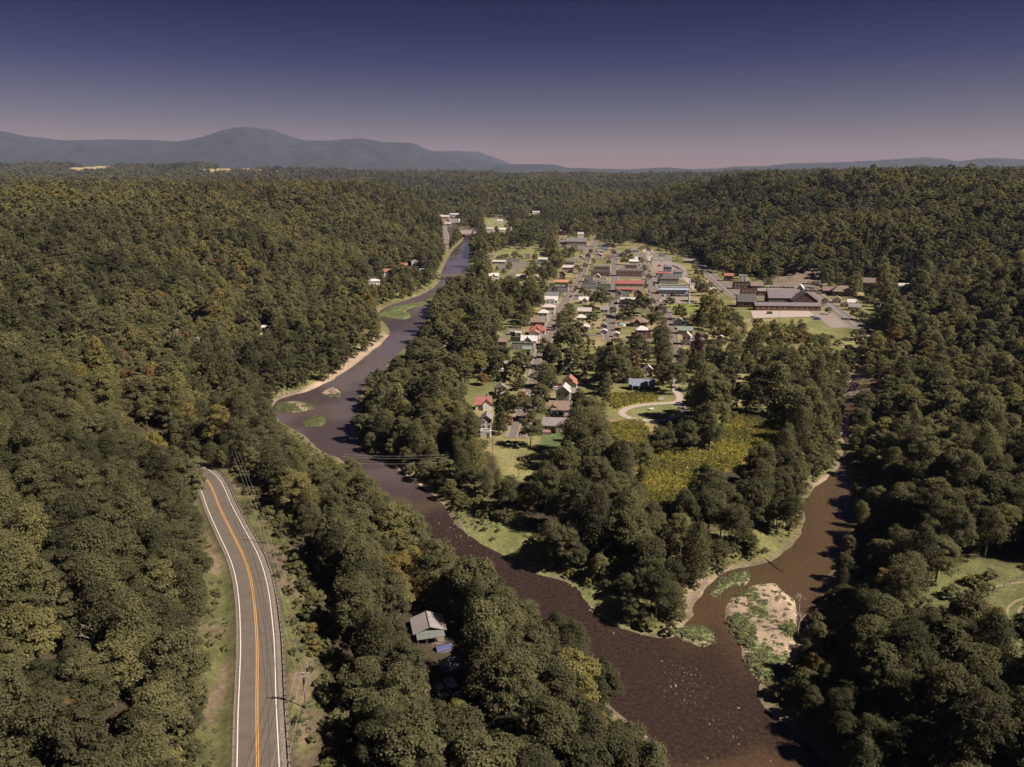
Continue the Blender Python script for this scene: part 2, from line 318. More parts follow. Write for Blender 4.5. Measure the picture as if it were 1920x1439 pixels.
WHT = paint('white_line_paint', (.62,.57,.53), .7, .15, 2)
TAR = paint('tar_seam', (.045,.04,.038), .7, .2, 2)
GLASS = paint('window_glass', (.02,.022,.028), .12, .2, 1)
GALV = paint('galvanised_steel', (.30,.28,.27), .45, .2, 3, metal=.6)
RUST = paint('rusty_steel', (.11,.065,.058), .85, .3, 2)
WOOD = paint('weathered_wood', (.14,.105,.085), .9, .25, 3)
TRIM = paint('white_trim', (.62,.59,.56), .6, .08, 3)
WIRE = paint('wire', (.30,.28,.27), .5, .1, 3)

# ------------------------------------------------------------------ mesh helpers
def mesh(name, verts, faces, mats=(), mi=None, smooth=False):
    me = D.meshes.new(name); me.from_pydata([tuple(map(float, v)) for v in verts], [], faces)
    for m in mats: me.materials.append(m)
    if mi is not None: me.polygons.foreach_set('material_index', mi)
    if smooth: me.polygons.foreach_set('use_smooth', [True]*len(me.polygons))
    me.update(); return me
def npmesh(name, V, F, mats=(), smooth=False):
    """V (n,3), F (m,4) or (m,3) arrays"""
    me = D.meshes.new(name); k = F.shape[1]
    me.vertices.add(len(V)); me.vertices.foreach_set('co', V.astype(np.float32).ravel())
    me.loops.add(len(F)*k); me.loops.foreach_set('vertex_index', F.astype(np.int32).ravel())
    me.polygons.add(len(F)); me.polygons.foreach_set('loop_start', np.arange(0, len(F)*k, k, dtype=np.int32))
    me.polygons.foreach_set('loop_total', np.full(len(F), k, np.int32))
    for m in mats: me.materials.append(m)
    me.update(calc_edges=True)
    if smooth: me.polygons.foreach_set('use_smooth', np.ones(len(F), bool))
    return me
def obj(name, me, parent=None, loc=None, rz=0, **props):
    o = D.objects.new(name, me); COL.objects.link(o)
    if parent: o.parent = parent
    if loc is not None: o.location = loc
    if rz: o.rotation_euler = (0, 0, rz)
    for k, v in props.items(): o[k] = v
    return o
class MB:
    """collects boxes, prisms and bars into one mesh"""
    def __init__(s): s.v, s.f, s.m = [], [], []
    def add(s, vs, fs, mi=0):
        k = len(s.v); s.v += [tuple(v) for v in vs]; s.f += [tuple(i+k for i in f) for f in fs]; s.m += [mi]*len(fs); return s
    def box(s, x0, x1, y0, y1, z0, z1, mi=0):
        return s.add([(x0,y0,z0),(x1,y0,z0),(x1,y1,z0),(x0,y1,z0),(x0,y0,z1),(x1,y0,z1),(x1,y1,z1),(x0,y1,z1)],
              [(3,2,1,0),(4,5,6,7),(0,1,5,4),(1,2,6,5),(2,3,7,6),(3,0,4,7)], mi)
    def bar(s, a, b, r, mi=0, n=6, r2=None):
        a, b = Vector(a), Vector(b); d = (b-a).normalized(); u = d.orthogonal().normalized(); w_ = d.cross(u); r2 = r if r2 is None else r2
        vs = [a+(u*math.cos(t)+w_*math.sin(t))*r for t in [2*math.pi*i/n for i in range(n)]]+[b+(u*math.cos(t)+w_*math.sin(t))*r2 for t in [2*math.pi*i/n for i in range(n)]]
        return s.add(vs, [(i, (i+1) % n, n+(i+1) % n, n+i) for i in range(n)]+[tuple(range(n-1, -1, -1)), tuple(range(n, 2*n))], mi)
    def prism(s, pts, axis, a, b, mi=0):
        """pts in the plane across the axis ('x': (y,z), 'y': (x,z))"""
        n = len(pts); f = (lambda p, t: (t, p[0], p[1])) if axis == 'x' else (lambda p, t: (p[0], t, p[1]))
        vs = [f(p, a) for p in pts]+[f(p, b) for p in pts]
        return s.add(vs, [tuple(range(n)), tuple(range(2*n-1, n-1, -1))]+[((i+1) % n, i, n+i, n+(i+1) % n) for i in range(n)], mi)
    def me(s, name, mats, smooth=False):
        m = mesh(name, s.v, s.f, mats, s.m, smooth); bm = bmesh.new(); bm.from_mesh(m); bmesh.ops.recalc_face_normals(bm, faces=bm.faces); bm.to_mesh(m); bm.free(); return m
def thing(name, label, cat, loc, rz=0, group=None):
    o = D.objects.new(name, None); COL.objects.link(o); o.location = loc; o.rotation_euler = (0, 0, rz); o.empty_display_size = .5
    o['label'] = label; o['category'] = cat
    if group: o['group'] = group
    return o
# ------------------------------------------------------------------ the ground sheet
NR, NC = 980, 720
ty = np.linspace(0, 1, NR)
YR = -90 + 190*ty + 15500*(np.exp(6.6*ty)-1)/(math.exp(6.6)-1)
tx = np.linspace(-1, 1, NC)
tx = np.sign(tx)*(np.abs(tx)**1.12)
XX = tx[None, :]*(95+1.02*np.clip(YR[:, None], 0, None)); YY = np.repeat(YR[:, None], NC, 1)
ZZ = height(XX, YY)
SD_R = sinpoly(XX, YY, RIV_W, 60) + (fbm(XX, YY, 9, 3, 21)-.5)*3.2
def col(c): return np.array(c, float)
C = np.empty(XX.shape+(3,)); C[:] = (.045, .036, .022)
fn = fbm(XX, YY, 14, 4, 50)[..., None]
C = C*(.7+.6*fn)
far = sst(3000, 4500, YY)[..., None]
C = C*(1-far)+far*col((.052, .050, .026))*(.55+.9*fbm(XX, YY, 60, 4, 77)[..., None])
def blend(m, c, var=.25, s=6, k=60):
    global C
    m = np.clip(m, 0, 1)[..., None]; nz = fbm(XX, YY, s, 3, k)[..., None]
    C = C*(1-m)+m*col(c)*(1-var+2*var*nz)
tw = sinpoly(XX, YY, TOWN_W, 30)
blend(sst(4, -4, tw), (.125, .125, .050), .35, 16)
blend(sst(4, -4, tw)*sst(.52, .62, fbm(XX, YY, 20, 3, 61)), (.20, .165, .085), .2)
# grassy strip along the river, then sand and cobble at the water
blend(sst(20, 10, SD_R), (.115, .112, .045), .35, 9)
blend(sst(.68, .78, fbm(XX, YY, 16, 4, 62)+sst(3, .5, SD_R)*.10)*sst(5, 1.5, SD_R), (.20, .155, .115), .3, 3)
blend(sst(1.6, .6, SD_R)*.6, (.13, .10, .075), .3, 3)
def area(pts, c, z=TZ, soft=2.5, var=.25, s=6):
    blend(sst(soft, -soft, sinpoly(XX, YY, poly(pts, z), 20)), c, var, s)
SAND = (.28, .215, .155)
sandc = sst(.40, .54, fbm(XX, YY, 12, 4, 71))
for pts in ([(545,746),(600,734),(629,723),(635,704),(657,689),(685,665),(733,629),(720,621),(690,642),(655,664),(628,686),(600,712),(560,734)], [(722,596),(745,600),(748,608),(728,612)], [(720,625),(738,626),(728,638),(715,640)], [(1520,905),(1555,885),(1565,895),(1535,915)], [(690,846),(715,850),(800,905),(830,940),(810,925),(745,885)]):
    area(pts, SAND, 1, 1.5)
for k_, (pg, h, s) in BARS_W.items():
    b = sinpoly(XX, YY, pg, 15)
    blend(sst(2.5, 0, b), (.115, .14, .055), .3, 5)
    thr = fbm(XX, YY, 8, 4, 71)
    blend(sst(2.5, 0, b)*sst(.5+.22*(.5-s)*2, .56+.22*(.5-s)*2, thr), SAND, .2, 4)
    blend(sst(3.2, 1.6, b)*sst(-2.2, -.6, b)*.6*(ZZ > -.05), (.26, .2, .15), .3, 3)
LAWN = (.135, .138, .058)
area([(1180,768),(1270,757),(1276,770),(1250,784),(1190,784)], LAWN, TZ, 1)
area([(1240,750),(1262,715),(1290,715),(1290,745),(1275,752)], LAWN, TZ, 1)
area([(1018,812),(1062,812),(1062,838),(1010,850)], (.085, .115, .045), TZ, 1)
area([(925,815),(1010,815),(1000,900),(935,900)], (.175, .165, .068), TZ, 1.5)
area([(1500,598),(1540,600),(1585,622),(1560,642),(1530,630)], LAWN, TZ, 2)
area([(1290,566),(1310,570),(1310,590),(1285,590),(1240,570)], (.15, .17, .05), TZ, 2)
area([(1850,1120),(1920,1060),(1960,1060),(1960,1400),(1860,1280)], (.125, .13, .052), 6.5, 3)
mw = np.array([(112+30*math.cos(t)*(1.25 if math.cos(t) > 0 else .55), 160+27*math.sin(t)) for t in np.linspace(0, 6.1, 18)])
blend(sst(4, -3, sinpoly(XX, YY, mw, 30)), (.105, .108, .044), .3, 5)
area([(850,935),(930,960),(1015,1015),(1030,1075),(950,1058),(870,1000)], (.15, .155, .06), 1.2, 1.5)
area([(1062,1085),(1115,1090),(1200,1165),(1185,1188),(1130,1165)], (.14, .145, .058), 1.2, 1.5)
area([(935,463),(1020,463),(1020,485),(935,485)], (.15, .155, .065), TZ, 5)
area([(905,400),(1020,396),(1040,440),(905,440)], (.16, .155, .075), TZ, 10)
area([(1450,498),(1545,500),(1545,540),(1450,540)], (.15, .115, .085), 12, 6, .4)
GOLDF = [(1135,795),(1205,788),(1230,840),(1330,850),(1380,780),(1480,780),(1470,815),(1400,850),(1390,880),(1320,890),(1280,940),(1240,965),(1215,940),(1195,880)]
GOLDG = [(1148,738),(1225,738),(1240,752),(1180,760),(1155,768),(1140,760)]
area(GOLDF, (.30, .23, .05), 5.5, 2, .3); area(GOLDG, (.28, .22, .05), TZ, 2, .3)
# verge of the highway: grass, bare earth
rd = near_dist(XX, YY, ROAD_W, False, 40)
blend(sst(16, 9, rd)*sst(4, 5, rd), (.082, .082, .034), .5, 3)
blend(sst(14, 8, rd)*sst(4.5, 6, rd)*sst(.52, .6, fbm(XX, YY, 9, 3, 88)), (.12, .092, .06), .4, 3)
# far fields beyond the hills
fy = sst(3800, 4300, YY)*sst(7200, 6600, YY)
for (u0, u1, y0, y1) in [(95,185,4700,5600),(335,425,4300,5200),(430,505,4500,5000),(0,60,5200,5800),(1085,1120,2900,3300)]:
    xa, xb = (u0-960)/FPX*(y0*cp), (u1-960)/FPX*(y0*cp)
    blend(sst(60, -40, sinpoly(XX, YY, np.array([(xa, y0), (xb, y0), (xb*1.05, y1), (xa*1.05, y1)]), 120)), (.26, .21, .10), .2, 60)
FIELD_MASK = (C[..., 0] > .16) & (YY > 2600)
vid = np.arange(NR*NC).reshape(NR, NC)
F = np.stack([vid[:-1, :-1], vid[:-1, 1:], vid[1:, 1:], vid[1:, :-1]], -1).reshape(-1, 4)
gm = npmesh('ground', np.stack([XX, YY, ZZ], -1).reshape(-1, 3), F, [GROUND], True)
ca = gm.color_attributes.new('cover', 'FLOAT_COLOR', 'POINT')
ca.data.foreach_set('color', np.concatenate([C.reshape(-1, 3), np.ones((NR*NC, 1))], 1).astype(np.float32).ravel())
obj('ground', gm, kind='structure')
def gz(x, y):
    """height of the built sheet (bilinear)"""
    x = np.asarray(x, float); y = np.asarray(y, float)
    r = np.clip(np.interp(y, YR, np.arange(NR)), 0, NR-1.001); i = r.astype(int); f = r-i
    def row(ii):
        hw = 95+1.02*np.clip(YR[ii], 0, None)
        c = np.clip(np.interp(x/hw, tx, np.arange(NC)), 0, NC-1.001); j = c.astype(int); g = c-j
        return ZZ[ii, j]*(1-g)+ZZ[ii, j+1]*g
    return row(i)*(1-f)+row(i+1)*f
# ------------------------------------------------------------------ mountains on the skyline
def ridge(name, sky_pts, Yc, W, zb, seed, c):
    us = np.linspace(sky_pts[0][0], sky_pts[-1][0], 420); vs_ = np.interp(us, [p[0] for p in sky_pts], [p[1] for p in sky_pts])
    k = np.array([.25, .5, .25]); 
    for _ in range(3): vs_ = np.convolve(np.pad(vs_, 1, 'edge'), k, 'valid')
    rows = 64; T = np.linspace(-1, 1, rows)
    X = np.zeros((rows, 420)); Y = np.zeros_like(X); Z = np.zeros_like(X)
    dz = -(vs_-719.5)/FPX; top = CAM_H + Yc*(-sp+dz*cp)/(cp+dz*sp)
    xr = (us-960)/FPX*Yc/(cp+dz*sp)
    for i, t in enumerate(T):
        X[i] = xr*(1+t*W/Yc*.6); Y[i] = Yc+t*W
        prof = np.clip(1-abs(t)**1.25, 0, 1)
        gul = (fbm(xr, np.full_like(xr, t*W*.35), 520, 4, seed)-.5)
        Z[i] = zb+(top-zb)*(prof+gul*.55*min(1, abs(t)*3)*(1-abs(t))) + (fbm(xr, np.full_like(xr, t*W*.6), 140, 3, seed+3)-.5)*20*min(1, abs(t)*4) + (vnoise(xr/30, np.full_like(xr, t*40), seed)-.5)*7
    Z[0] = zb-60; Z[-1] = zb-60
    vi = np.arange(rows*420).reshape(rows, 420)
    F = np.stack([vi[:-1, :-1], vi[:-1, 1:], vi[1:, 1:], vi[1:, :-1]], -1).reshape(-1, 4)
    m = npmesh(name, np.stack([X, Y, Z], -1).reshape(-1, 3), F, [paint(name+'_woods', c, .95, .3, .006)], True)
    obj(name, m, kind='structure')
ridge('mountain', [(-300,262),(-150,250),(0,245),(60,257),(120,263),(200,262),(290,263),(335,266),(380,257),(420,243),(450,238),(475,239),(510,244),(545,256),(575,264),(620,263),(680,259),(720,267),(775,268),(800,280),(830,287),(860,292),(900,300),(950,308),(1010,318),(1080,330)], 9200, 2300, 70, 5, (.020,.023,.022))
ridge('mountain', [(640,320),(720,300),(780,285),(830,283),(865,284),(895,284),(925,294),(958,307),(1000,314),(1060,328)], 13500, 1500, 60, 15, (.020,.023,.022))
ridge('mountain', [(880,326),(940,309),(1000,308),(1040,309),(1062,315),(1120,317),(1180,318),(1250,314),(1300,318),(1350,316),(1380,312),(1430,312),(1480,307),(1560,305),(1640,301),(1730,295),(1770,297),(1795,303),(1840,297),(1870,296),(1920,299),(2050,290),(2250,300)], 8200, 1200, 70, 25, (.020,.023,.022))
# ------------------------------------------------------------------ river surface
wx = np.arange(-330, 260, 2.0); wy = np.concatenate([np.arange(30, 480, 2.0), np.arange(480, 2200, 6.0)])
WX, WY = np.meshgrid(wx, wy); ws = sinpoly(WX, WY, RIV_W, 60)
keepv = ws < 7
q = keepv[:-1, :-1] & keepv[:-1, 1:] & keepv[1:, 1:] & keepv[1:, :-1]
vi = np.arange(WX.size).reshape(WX.shape)
F = np.stack([vi[:-1, :-1], vi[:-1, 1:], vi[1:, 1:], vi[1:, :-1]], -1)[q]
used, inv = np.unique(F, return_inverse=True); F = inv.reshape(-1, 4)
V = np.stack([WX.ravel()[used], WY.ravel()[used], np.zeros(len(used))], -1)
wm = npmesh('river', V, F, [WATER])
TRIB = poly([(1290,1200),(1300,1100),(1480,1020),(1490,900),(1570,860),(1580,660),(1680,660),(1640,900),(1600,1100),(1480,1250),(1400,1250),(1340,1180)])
pool = sst(10, -10, sinpoly(V[:, 0], V[:, 1], TRIB, 40))*.9
pool = np.maximum(pool, .8*sst(.5, .62, fbm(V[:, 0], V[:, 1], 34, 3, 91)))
pool = np.maximum(pool*sst(1.5, -4, pool*0), pool)
rif = .10+0*pool
for (u, v, r, a) in [(830,990,16,1.0),(790,960,12,.9),(870,1010,14,1.1),(1290,1262,14,1.0),(1230,1230,14,.5),(1330,1330,24,.75),(1250,1300,16,.6),(1180,1150,12,.5),(1420,1400,20,.8),(790,605,26,.7),(720,690,18,.5),(1310,1439,16,.9),(1140,1190,10,.6)]:
    c_ = P(u, v); rif += a*np.exp(-((V[:, 0]-c_[0])**2+(V[:, 1]-c_[1])**2)/(r*r*.16))
rif *= 1-.8*pool*(V[:, 0] > 40)
ca = wm.color_attributes.new('bed', 'FLOAT_COLOR', 'POINT')
ca.data.foreach_set('color', np.stack([pool, np.clip(rif, 0, 1.1), .85*sst(215, 290, V[:, 1])*(V[:, 0] < 20)*(.4+.6*sst(.35, .6, fbm(V[:, 0], V[:, 1], 40, 3, 97))), pool*0+1], -1).astype(np.float32).ravel())  # blue channel: where the reflected sky is painted into the water colour
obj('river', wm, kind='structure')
# ------------------------------------------------------------------ roads
def strip(name, line, o0, o1, lift, mat, zf=None, cols=2, kind='structure', parent=None, dash=None, **props):
    L_ = np.asarray(line); T = np.gradient(L_, axis=0); T /= np.linalg.norm(T, axis=1)[:, None]+1e-9; Nn = np.stack([T[:, 1], -T[:, 0]], -1)
    offs = np.linspace(o0, o1, cols); V = []
    for o_ in offs:
        p = L_+Nn*o_; z = (zf if zf is not None else gz(p[:, 0], p[:, 1]))+lift; V.append(np.column_stack([p, z]))
    V = np.stack(V, 1); nr = len(L_); vi = np.arange(nr*cols).reshape(nr, cols)
    F = np.stack([vi[:-1, :-1], vi[:-1, 1:], vi[1:, 1:], vi[1:, :-1]], -1)
    if dash is not None: F = F[dash(np.arange(nr-1))]
    m = npmesh(name, V.reshape(-1, 3), F.reshape(-1, 4), [mat])
    if kind: props['kind'] = kind
    return obj(name, m, parent, **props)
def resample(line, step):
    line = np.asarray(line); s = np.concatenate([[0], np.cumsum(np.linalg.norm(np.diff(line, axis=0), axis=1))])
    t = np.arange(0, s[-1], step); return np.column_stack([np.interp(t, s, line[:, i]) for i in range(line.shape[1])])
R3 = resample(np.column_stack([ROAD_W, ROAD_Z]), 1.5)
RW, RZ = R3[:, :2], R3[:, 2]
hw_ = strip('highway', RW, -3.75, 3.72, .02, ROADM, RZ, 8)
strip('road_marking', RW, -3.38, -3.22, .034, WHT, RZ); strip('road_marking', RW, 3.22, 3.38, .034, WHT, RZ)
strip('road_marking', RW, -.33, -.18, .034, YEL, RZ); strip('road_marking', RW, .02, .17, .034, YEL, RZ)
strip('tar_seam', RW+np.column_stack([.05*np.sin(np.arange(len(RW))*.6), 0*RZ]), 1.78, 1.86, .030, TAR, RZ)
strip('road_shoulder', RW, 3.72, 5.2, -.01, paint('shoulder_gravel', (.15,.125,.10), .95, .35, 1.5), RZ, 3); strip('road_shoulder', RW, -4.15, -3.75, -.01, _mc['shoulder_gravel'], RZ, 2)
def flat(name, pts, mat, z, lift=.05, **p):
    pg = poly(pts, z); v = [(a, b, z+lift) for a, b in pg]; m = mesh(name, v, [tuple(range(len(v)))], [mat])
    bm = bmesh.new(); bm.from_mesh(m); bmesh.ops.triangulate(bm, faces=bm.faces); bmesh.ops.recalc_face_normals(bm, faces=bm.faces); bm.to_mesh(m); bm.free()
    if m.polygons[0].normal.z < 0: m.flip_normals()
    p.setdefault('kind', 'structure'); return obj(name, m, **p)
for i, (ln, wd) in enumerate(STREETS_W):
    ln = resample(ln, 5)
    strip('street', ln, -wd/2, wd/2, .10+.006*i, ASPH, None, 4)
    if wd >= 6.5:
        strip('pavement', ln, wd/2+.3, wd/2+1.9, .22, CONC, None, 2); strip('pavement', ln, -wd/2-1.9, -wd/2-.3, .22, CONC, None, 2)
        if i in (0, 2, 3, 4):
            strip('street_line', resample(ln, 2.5), -.09, .09, .115+.006*i, YEL if i in (0, 2) else WHT, None)
strip('driveway', resample(LOOP_W, 2), -1.7, 1.7, .09, GRAV, None, 3)
LOTS = [([(1222,492),(1262,492),(1285,500),(1292,530),(1235,512),(1222,505)], CONC), ([(1224,550),(1295,550),(1303,568),(1240,572)], CONC), ([(1140,563),(1210,563),(1215,577),(1150,580)], ASPH),
        ([(1060,545),(1092,543),(1090,560),(1070,564)], ASPH), ([(1100,540),(1150,540),(1150,560),(1100,560)], ASPH), ([(1156,500),(1208,500),(1210,522),(1156,522)], ASPH), ([(1214,510),(1236,512),(1238,548),(1222,548)], ASPH),
        ([(1440,535),(1500,537),(1504,546),(1440,548)], CONC), ([(1408,583),(1520,583),(1530,594),(1412,597)], GRAV), ([(1516,583),(1552,583),(1597,614),(1560,616),(1535,598)], CONC),
        ([(826,410),(864,411),(864,422),(838,427)], CONC), ([(862,432),(896,432),(896,439),(866,440)], CONC), ([(1050,458),(1105,460),(1100,472),(1052,466)], ASPH), ([(1360,530),(1440,545),(1440,560),(1380,560)], ASPH), ([(1205,466),(1225,470),(1222,492),(1206,490)], GRAV), ([(932,498),(985,490),(988,500),(940,510)], ASPH), ([(1280,520),(1330,530),(1350,548),(1300,545)], GRAV)]
for i, (p_, m_) in enumerate(LOTS): flat('parking_lot', p_, m_, TZ, .07+.004*(i % 5))
for rr0, a0, a1 in ((20, .3, 3.9), (12, 1.2, 4.6), (9.5, 1.2, 4.6)):
    ln = np.array([(134+rr0*math.cos(t), 155+rr0*.8*math.sin(t)) for t in np.linspace(a0, a1, 30)]); strip('meadow_track', ln, -.35, .35, .07, paint('worn_earth', (.20,.17,.10), .95), None)
# tyre tracks worn across the mown grass below the street end
for du in (0, 9):
    ln = smooth_line([P(958+du, 836, TZ), P(954+du, 850, TZ), P(950+du, 868, TZ)], 6); strip('tyre_track', ln, -.22, .22, .06, paint('worn_earth', (.25,.2,.12), .95), None)
# ------------------------------------------------------------------ tree shapes (shared meshes)
def crown_arrays(seed, h, r, n_lobes, per, leaf, kind='round', low=.28):
    rg = np.random.default_rng(seed); P_, N_, LV = [], [], []
    for i in range(n_lobes):
        if kind == 'conifer':
            t = (i+.5)/n_lobes; zc = h*(.12+.86*t); rr = r*(1-t)**.85+.25; a = i*2.4+rg.normal()*.3
            c = np.array([math.cos(a)*rr*.45, math.sin(a)*rr*.45, zc]); s = np.array([rr*.75, rr*.75, h/n_lobes*1.9])
        elif kind == 'column':
            t = (i+.5)/n_lobes; zc = h*(.1+.84*t); rr = r*math.sin(math.pi*(.12+.80*t))**.6; a = i*2.4
            c = np.array([math.cos(a)*rr*.35, math.sin(a)*rr*.35, zc]); s = np.array([rr*.8, rr*.8, h/n_lobes*2.3])
        else:
            a = i*2.39996+rg.normal()*.25; t = (i+.5)/n_lobes; zz = 1-t*1.35
            rad = math.sqrt(max(0, 1-min(1, abs(zz))**2))*rg.uniform(.62, .86)
            zz_ = h*(low+(1-low)*(.5+.5*zz)) - h*.09
            c = np.array([math.cos(a)*rad*r, math.sin(a)*rad*r, zz_+rg.normal()*h*.03]); q_ = rg.uniform(.17, .42)*r
            s = np.array([q_*rg.uniform(.85, 1.2), q_*rg.uniform(.85, 1.2), q_*rg.uniform(.62, .9)])
        k = per
        d = rg.normal(size=(k, 3)); d /= np.linalg.norm(d, axis=1)[:, None]; d[:, 2] = np.where(d[:, 2] < -.35, -d[:, 2], d[:, 2])
        # small sprays: pull leaves into clusters
        m = max(5, k//14); cl = rg.normal(size=(m, 3)); cl /= np.linalg.norm(cl, axis=1)[:, None]; cl[:, 2] = np.abs(cl[:, 2])-.25
        j = rg.integers(0, m, k); d = d*.55+cl[j]*.75; d /= np.linalg.norm(d, axis=1)[:, None]
        rr_ = (rg.uniform(.70, 1.12, k)+(rg.uniform(size=k) < .10)*rg.uniform(.05, .38, k))[:, None]
        P_.append(c+d*s*rr_); N_.append(d/s*s.mean()); LV.append(np.clip(.5+rg.normal(0, .18, k)+rg.normal(0, .10), 0, 1))
    P_ = np.concatenate(P_); N_ = np.concatenate(N_); LV = np.concatenate(LV)
    N_ /= np.linalg.norm(N_, axis=1)[:, None]; N_ = N_+rg.normal(size=N_.shape)*.55; N_[:, 2] += .65; N_ /= np.linalg.norm(N_, axis=1)[:, None]
    k = len(P_); a = rg.normal(size=(k, 3)); U = np.cross(N_, a); U /= np.linalg.norm(U, axis=1)[:, None]+1e-9; W_ = np.cross(N_, U)
    sz = leaf*rg.uniform(.55, 1.25, k)[:, None]
    q = [P_+U*sz*.62, P_+W_*sz*.45+N_*sz*.12, P_-U*sz*.55, P_-W_*sz*.5+N_*sz*.1]
    V = np.stack(q, 1).reshape(-1, 3); F = np.arange(4*k).reshape(-1, 4)
    return V, F, LV
def crown_mesh(name, mat, *a, **k):
    V, F, LV = crown_arrays(*a, **k); m = npmesh(name, V, F, [mat])
    at = m.attributes.new('leaf_var', 'FLOAT', 'FACE'); at.data.foreach_set('value', LV.astype(np.float32)); return m
def trunk_mb(seed, h, r, mat=0, bare=False):
    rg = random.Random(seed); b = MB(); pts = [Vector((0, 0, -1.2))]
    for i in range(1, 5): pts.append(Vector((rg.uniform(-.3, .3)*i*.5, rg.uniform(-.3, .3)*i*.5, h*.2*i)))
    r0 = .018*h+.05
    for i in range(4): b.bar(pts[i], pts[i+1], r0*(1-.2*i), mat, 7, r0*(.8-.2*i))
    for k in range(9 if not bare else 16):
        t = rg.uniform(.28, .95) if not bare else rg.uniform(.3, 1); i = min(3, int(t*4)); p = pts[i].lerp(pts[i+1], t*4-i) if t < 1 else pts[4]
        a = k*2.4+rg.uniform(-.4, .4); ln = r*rg.uniform(.5, .85)*(1.1-.5*t); e = p+Vector((math.cos(a)*ln, math.sin(a)*ln, ln*rg.uniform(.5, 1.1)))
        m = p.lerp(e, .5)+Vector((0, 0, ln*.1)); b.bar(p, m, r0*.38*(1.2-t), mat, 5, r0*.26*(1.2-t)); b.bar(m, e, r0*.26*(1.2-t), mat, 5, r0*.1)
        if bare:
            for s in (-1, 1): e2 = m+Vector((math.cos(a+s*.7)*ln*.4, math.sin(a+s*.7)*ln*.4, ln*.4)); b.bar(m, e2, r0*.18, mat, 4, r0*.07)
    return b
# near shapes: leaf-sized clumps
NLB = [30, 44, 36, 20, 24, 24, 32]; LFS = [.40, .36, .38, .38, .44, .36, .34]; KND = ['round', 'round', 'round', 'column', 'round', 'round', 'round']
NEAR = []   # (crown mesh, trunk mesh, h, r)
specs = [(16, 4.6, .26, 'broad round'), (18, 5.2, .25, 'tall spreading'), (14, 4.6, .2, 'low bushy'), (19, 4.4, .22, 'tall narrow'), (15, 5.4, .3, 'wide flat-topped'), (17, 4.9, .3, 'open-crowned'), (13, 4.0, .15, 'small dense')]
for i, (h, r, lo, wd) in enumerate(specs):
    cm = crown_mesh('tree_crown', LEAF, 100+i, h, r, NLB[i], 9400//NLB[i], LFS[i], kind=KND[i], low=lo)
    tm = trunk_mb(i, h, r).me('tree_trunk', [BARK]); NEAR.append((cm, tm, h, r, wd))
def both(name, cm_args, h, r, seed):
    """crown and trunk in one shape, for the forest mass"""
    V, F, LV = crown_arrays(*cm_args[0], **cm_args[1]); b = trunk_mb(seed, h, r) if cm_args[2] else None
    V2 = V; me = None
    m = D.meshes.new(name)
    vs = V.tolist(); fs = F.tolist(); mi = [0]*len(fs)
    if b: k = len(vs); vs += [list(v) for v in b.v]; fs += [[j+k for j in f] for f in b.f]; mi += [1]*len(b.f); LV = np.concatenate([LV, np.full(len(b.f), .5)])
    m.from_pydata(vs, [], fs); m.materials.append(LEAF); m.materials.append(BARK); m.polygons.foreach_set('material_index', mi)
    at = m.attributes.new('leaf_var', 'FLOAT', 'FACE'); at.data.foreach_set('value', LV.astype(np.float32)); m.update(); return m
PROTO = D.collections.new('tree_shapes'); PC = 0
def proto(me):
    global PC
    o = D.objects.new('shape_%03d' % PC, me); PROTO.objects.link(o); PC += 1; return PC-1
VAR = {'near': [], 'mid': [], 'far': [], 'vfar': [], 'con': [], 'cfar': [], 'bush': []}
for i, (h, r, lo, wd) in enumerate(specs):
    VAR['near'].append(proto(both('near', ((300+i, h, r, NLB[i], 7600//NLB[i], LFS[i]), dict(low=lo, kind=KND[i]), True), h, r, i)))
for i, (h, r, lo, wd) in enumerate(specs): VAR['mid'].append(proto(both('mid', ((400+i, h, r, max(12, NLB[i]-4), 2200//max(12, NLB[i]-4), .68), dict(low=lo, kind=KND[i]), False), h, r, i)))
for i, (h, r, lo, wd) in enumerate(specs): VAR['far'].append(proto(both('far', ((500+i, h, r, 13, 44, 1.25), dict(low=lo), False), h, r, i)))
for i, (h, r, lo, wd) in enumerate(specs[:5]): VAR['vfar'].append(proto(both('vfar', ((600+i, h, r*1.1, 8, 18, 2.5), dict(low=lo), False), h, r, i)))
for i in range(2): VAR['con'].append(proto(both('con', ((700+i, 19, 3.4, 16, 110, .8), dict(kind='conifer'), True), 19, 1, i)))
for i in range(2): VAR['cfar'].append(proto(both('cfar', ((720+i, 19, 3.4, 11, 34, 1.5), dict(kind='conifer'), False), 19, 1, i)))
for i in range(3): VAR['bush'].append(proto(both('bush', ((740+i, 3.4, 2.2, 9, 90, .42), dict(low=0.0), False), 3, 2, i)))
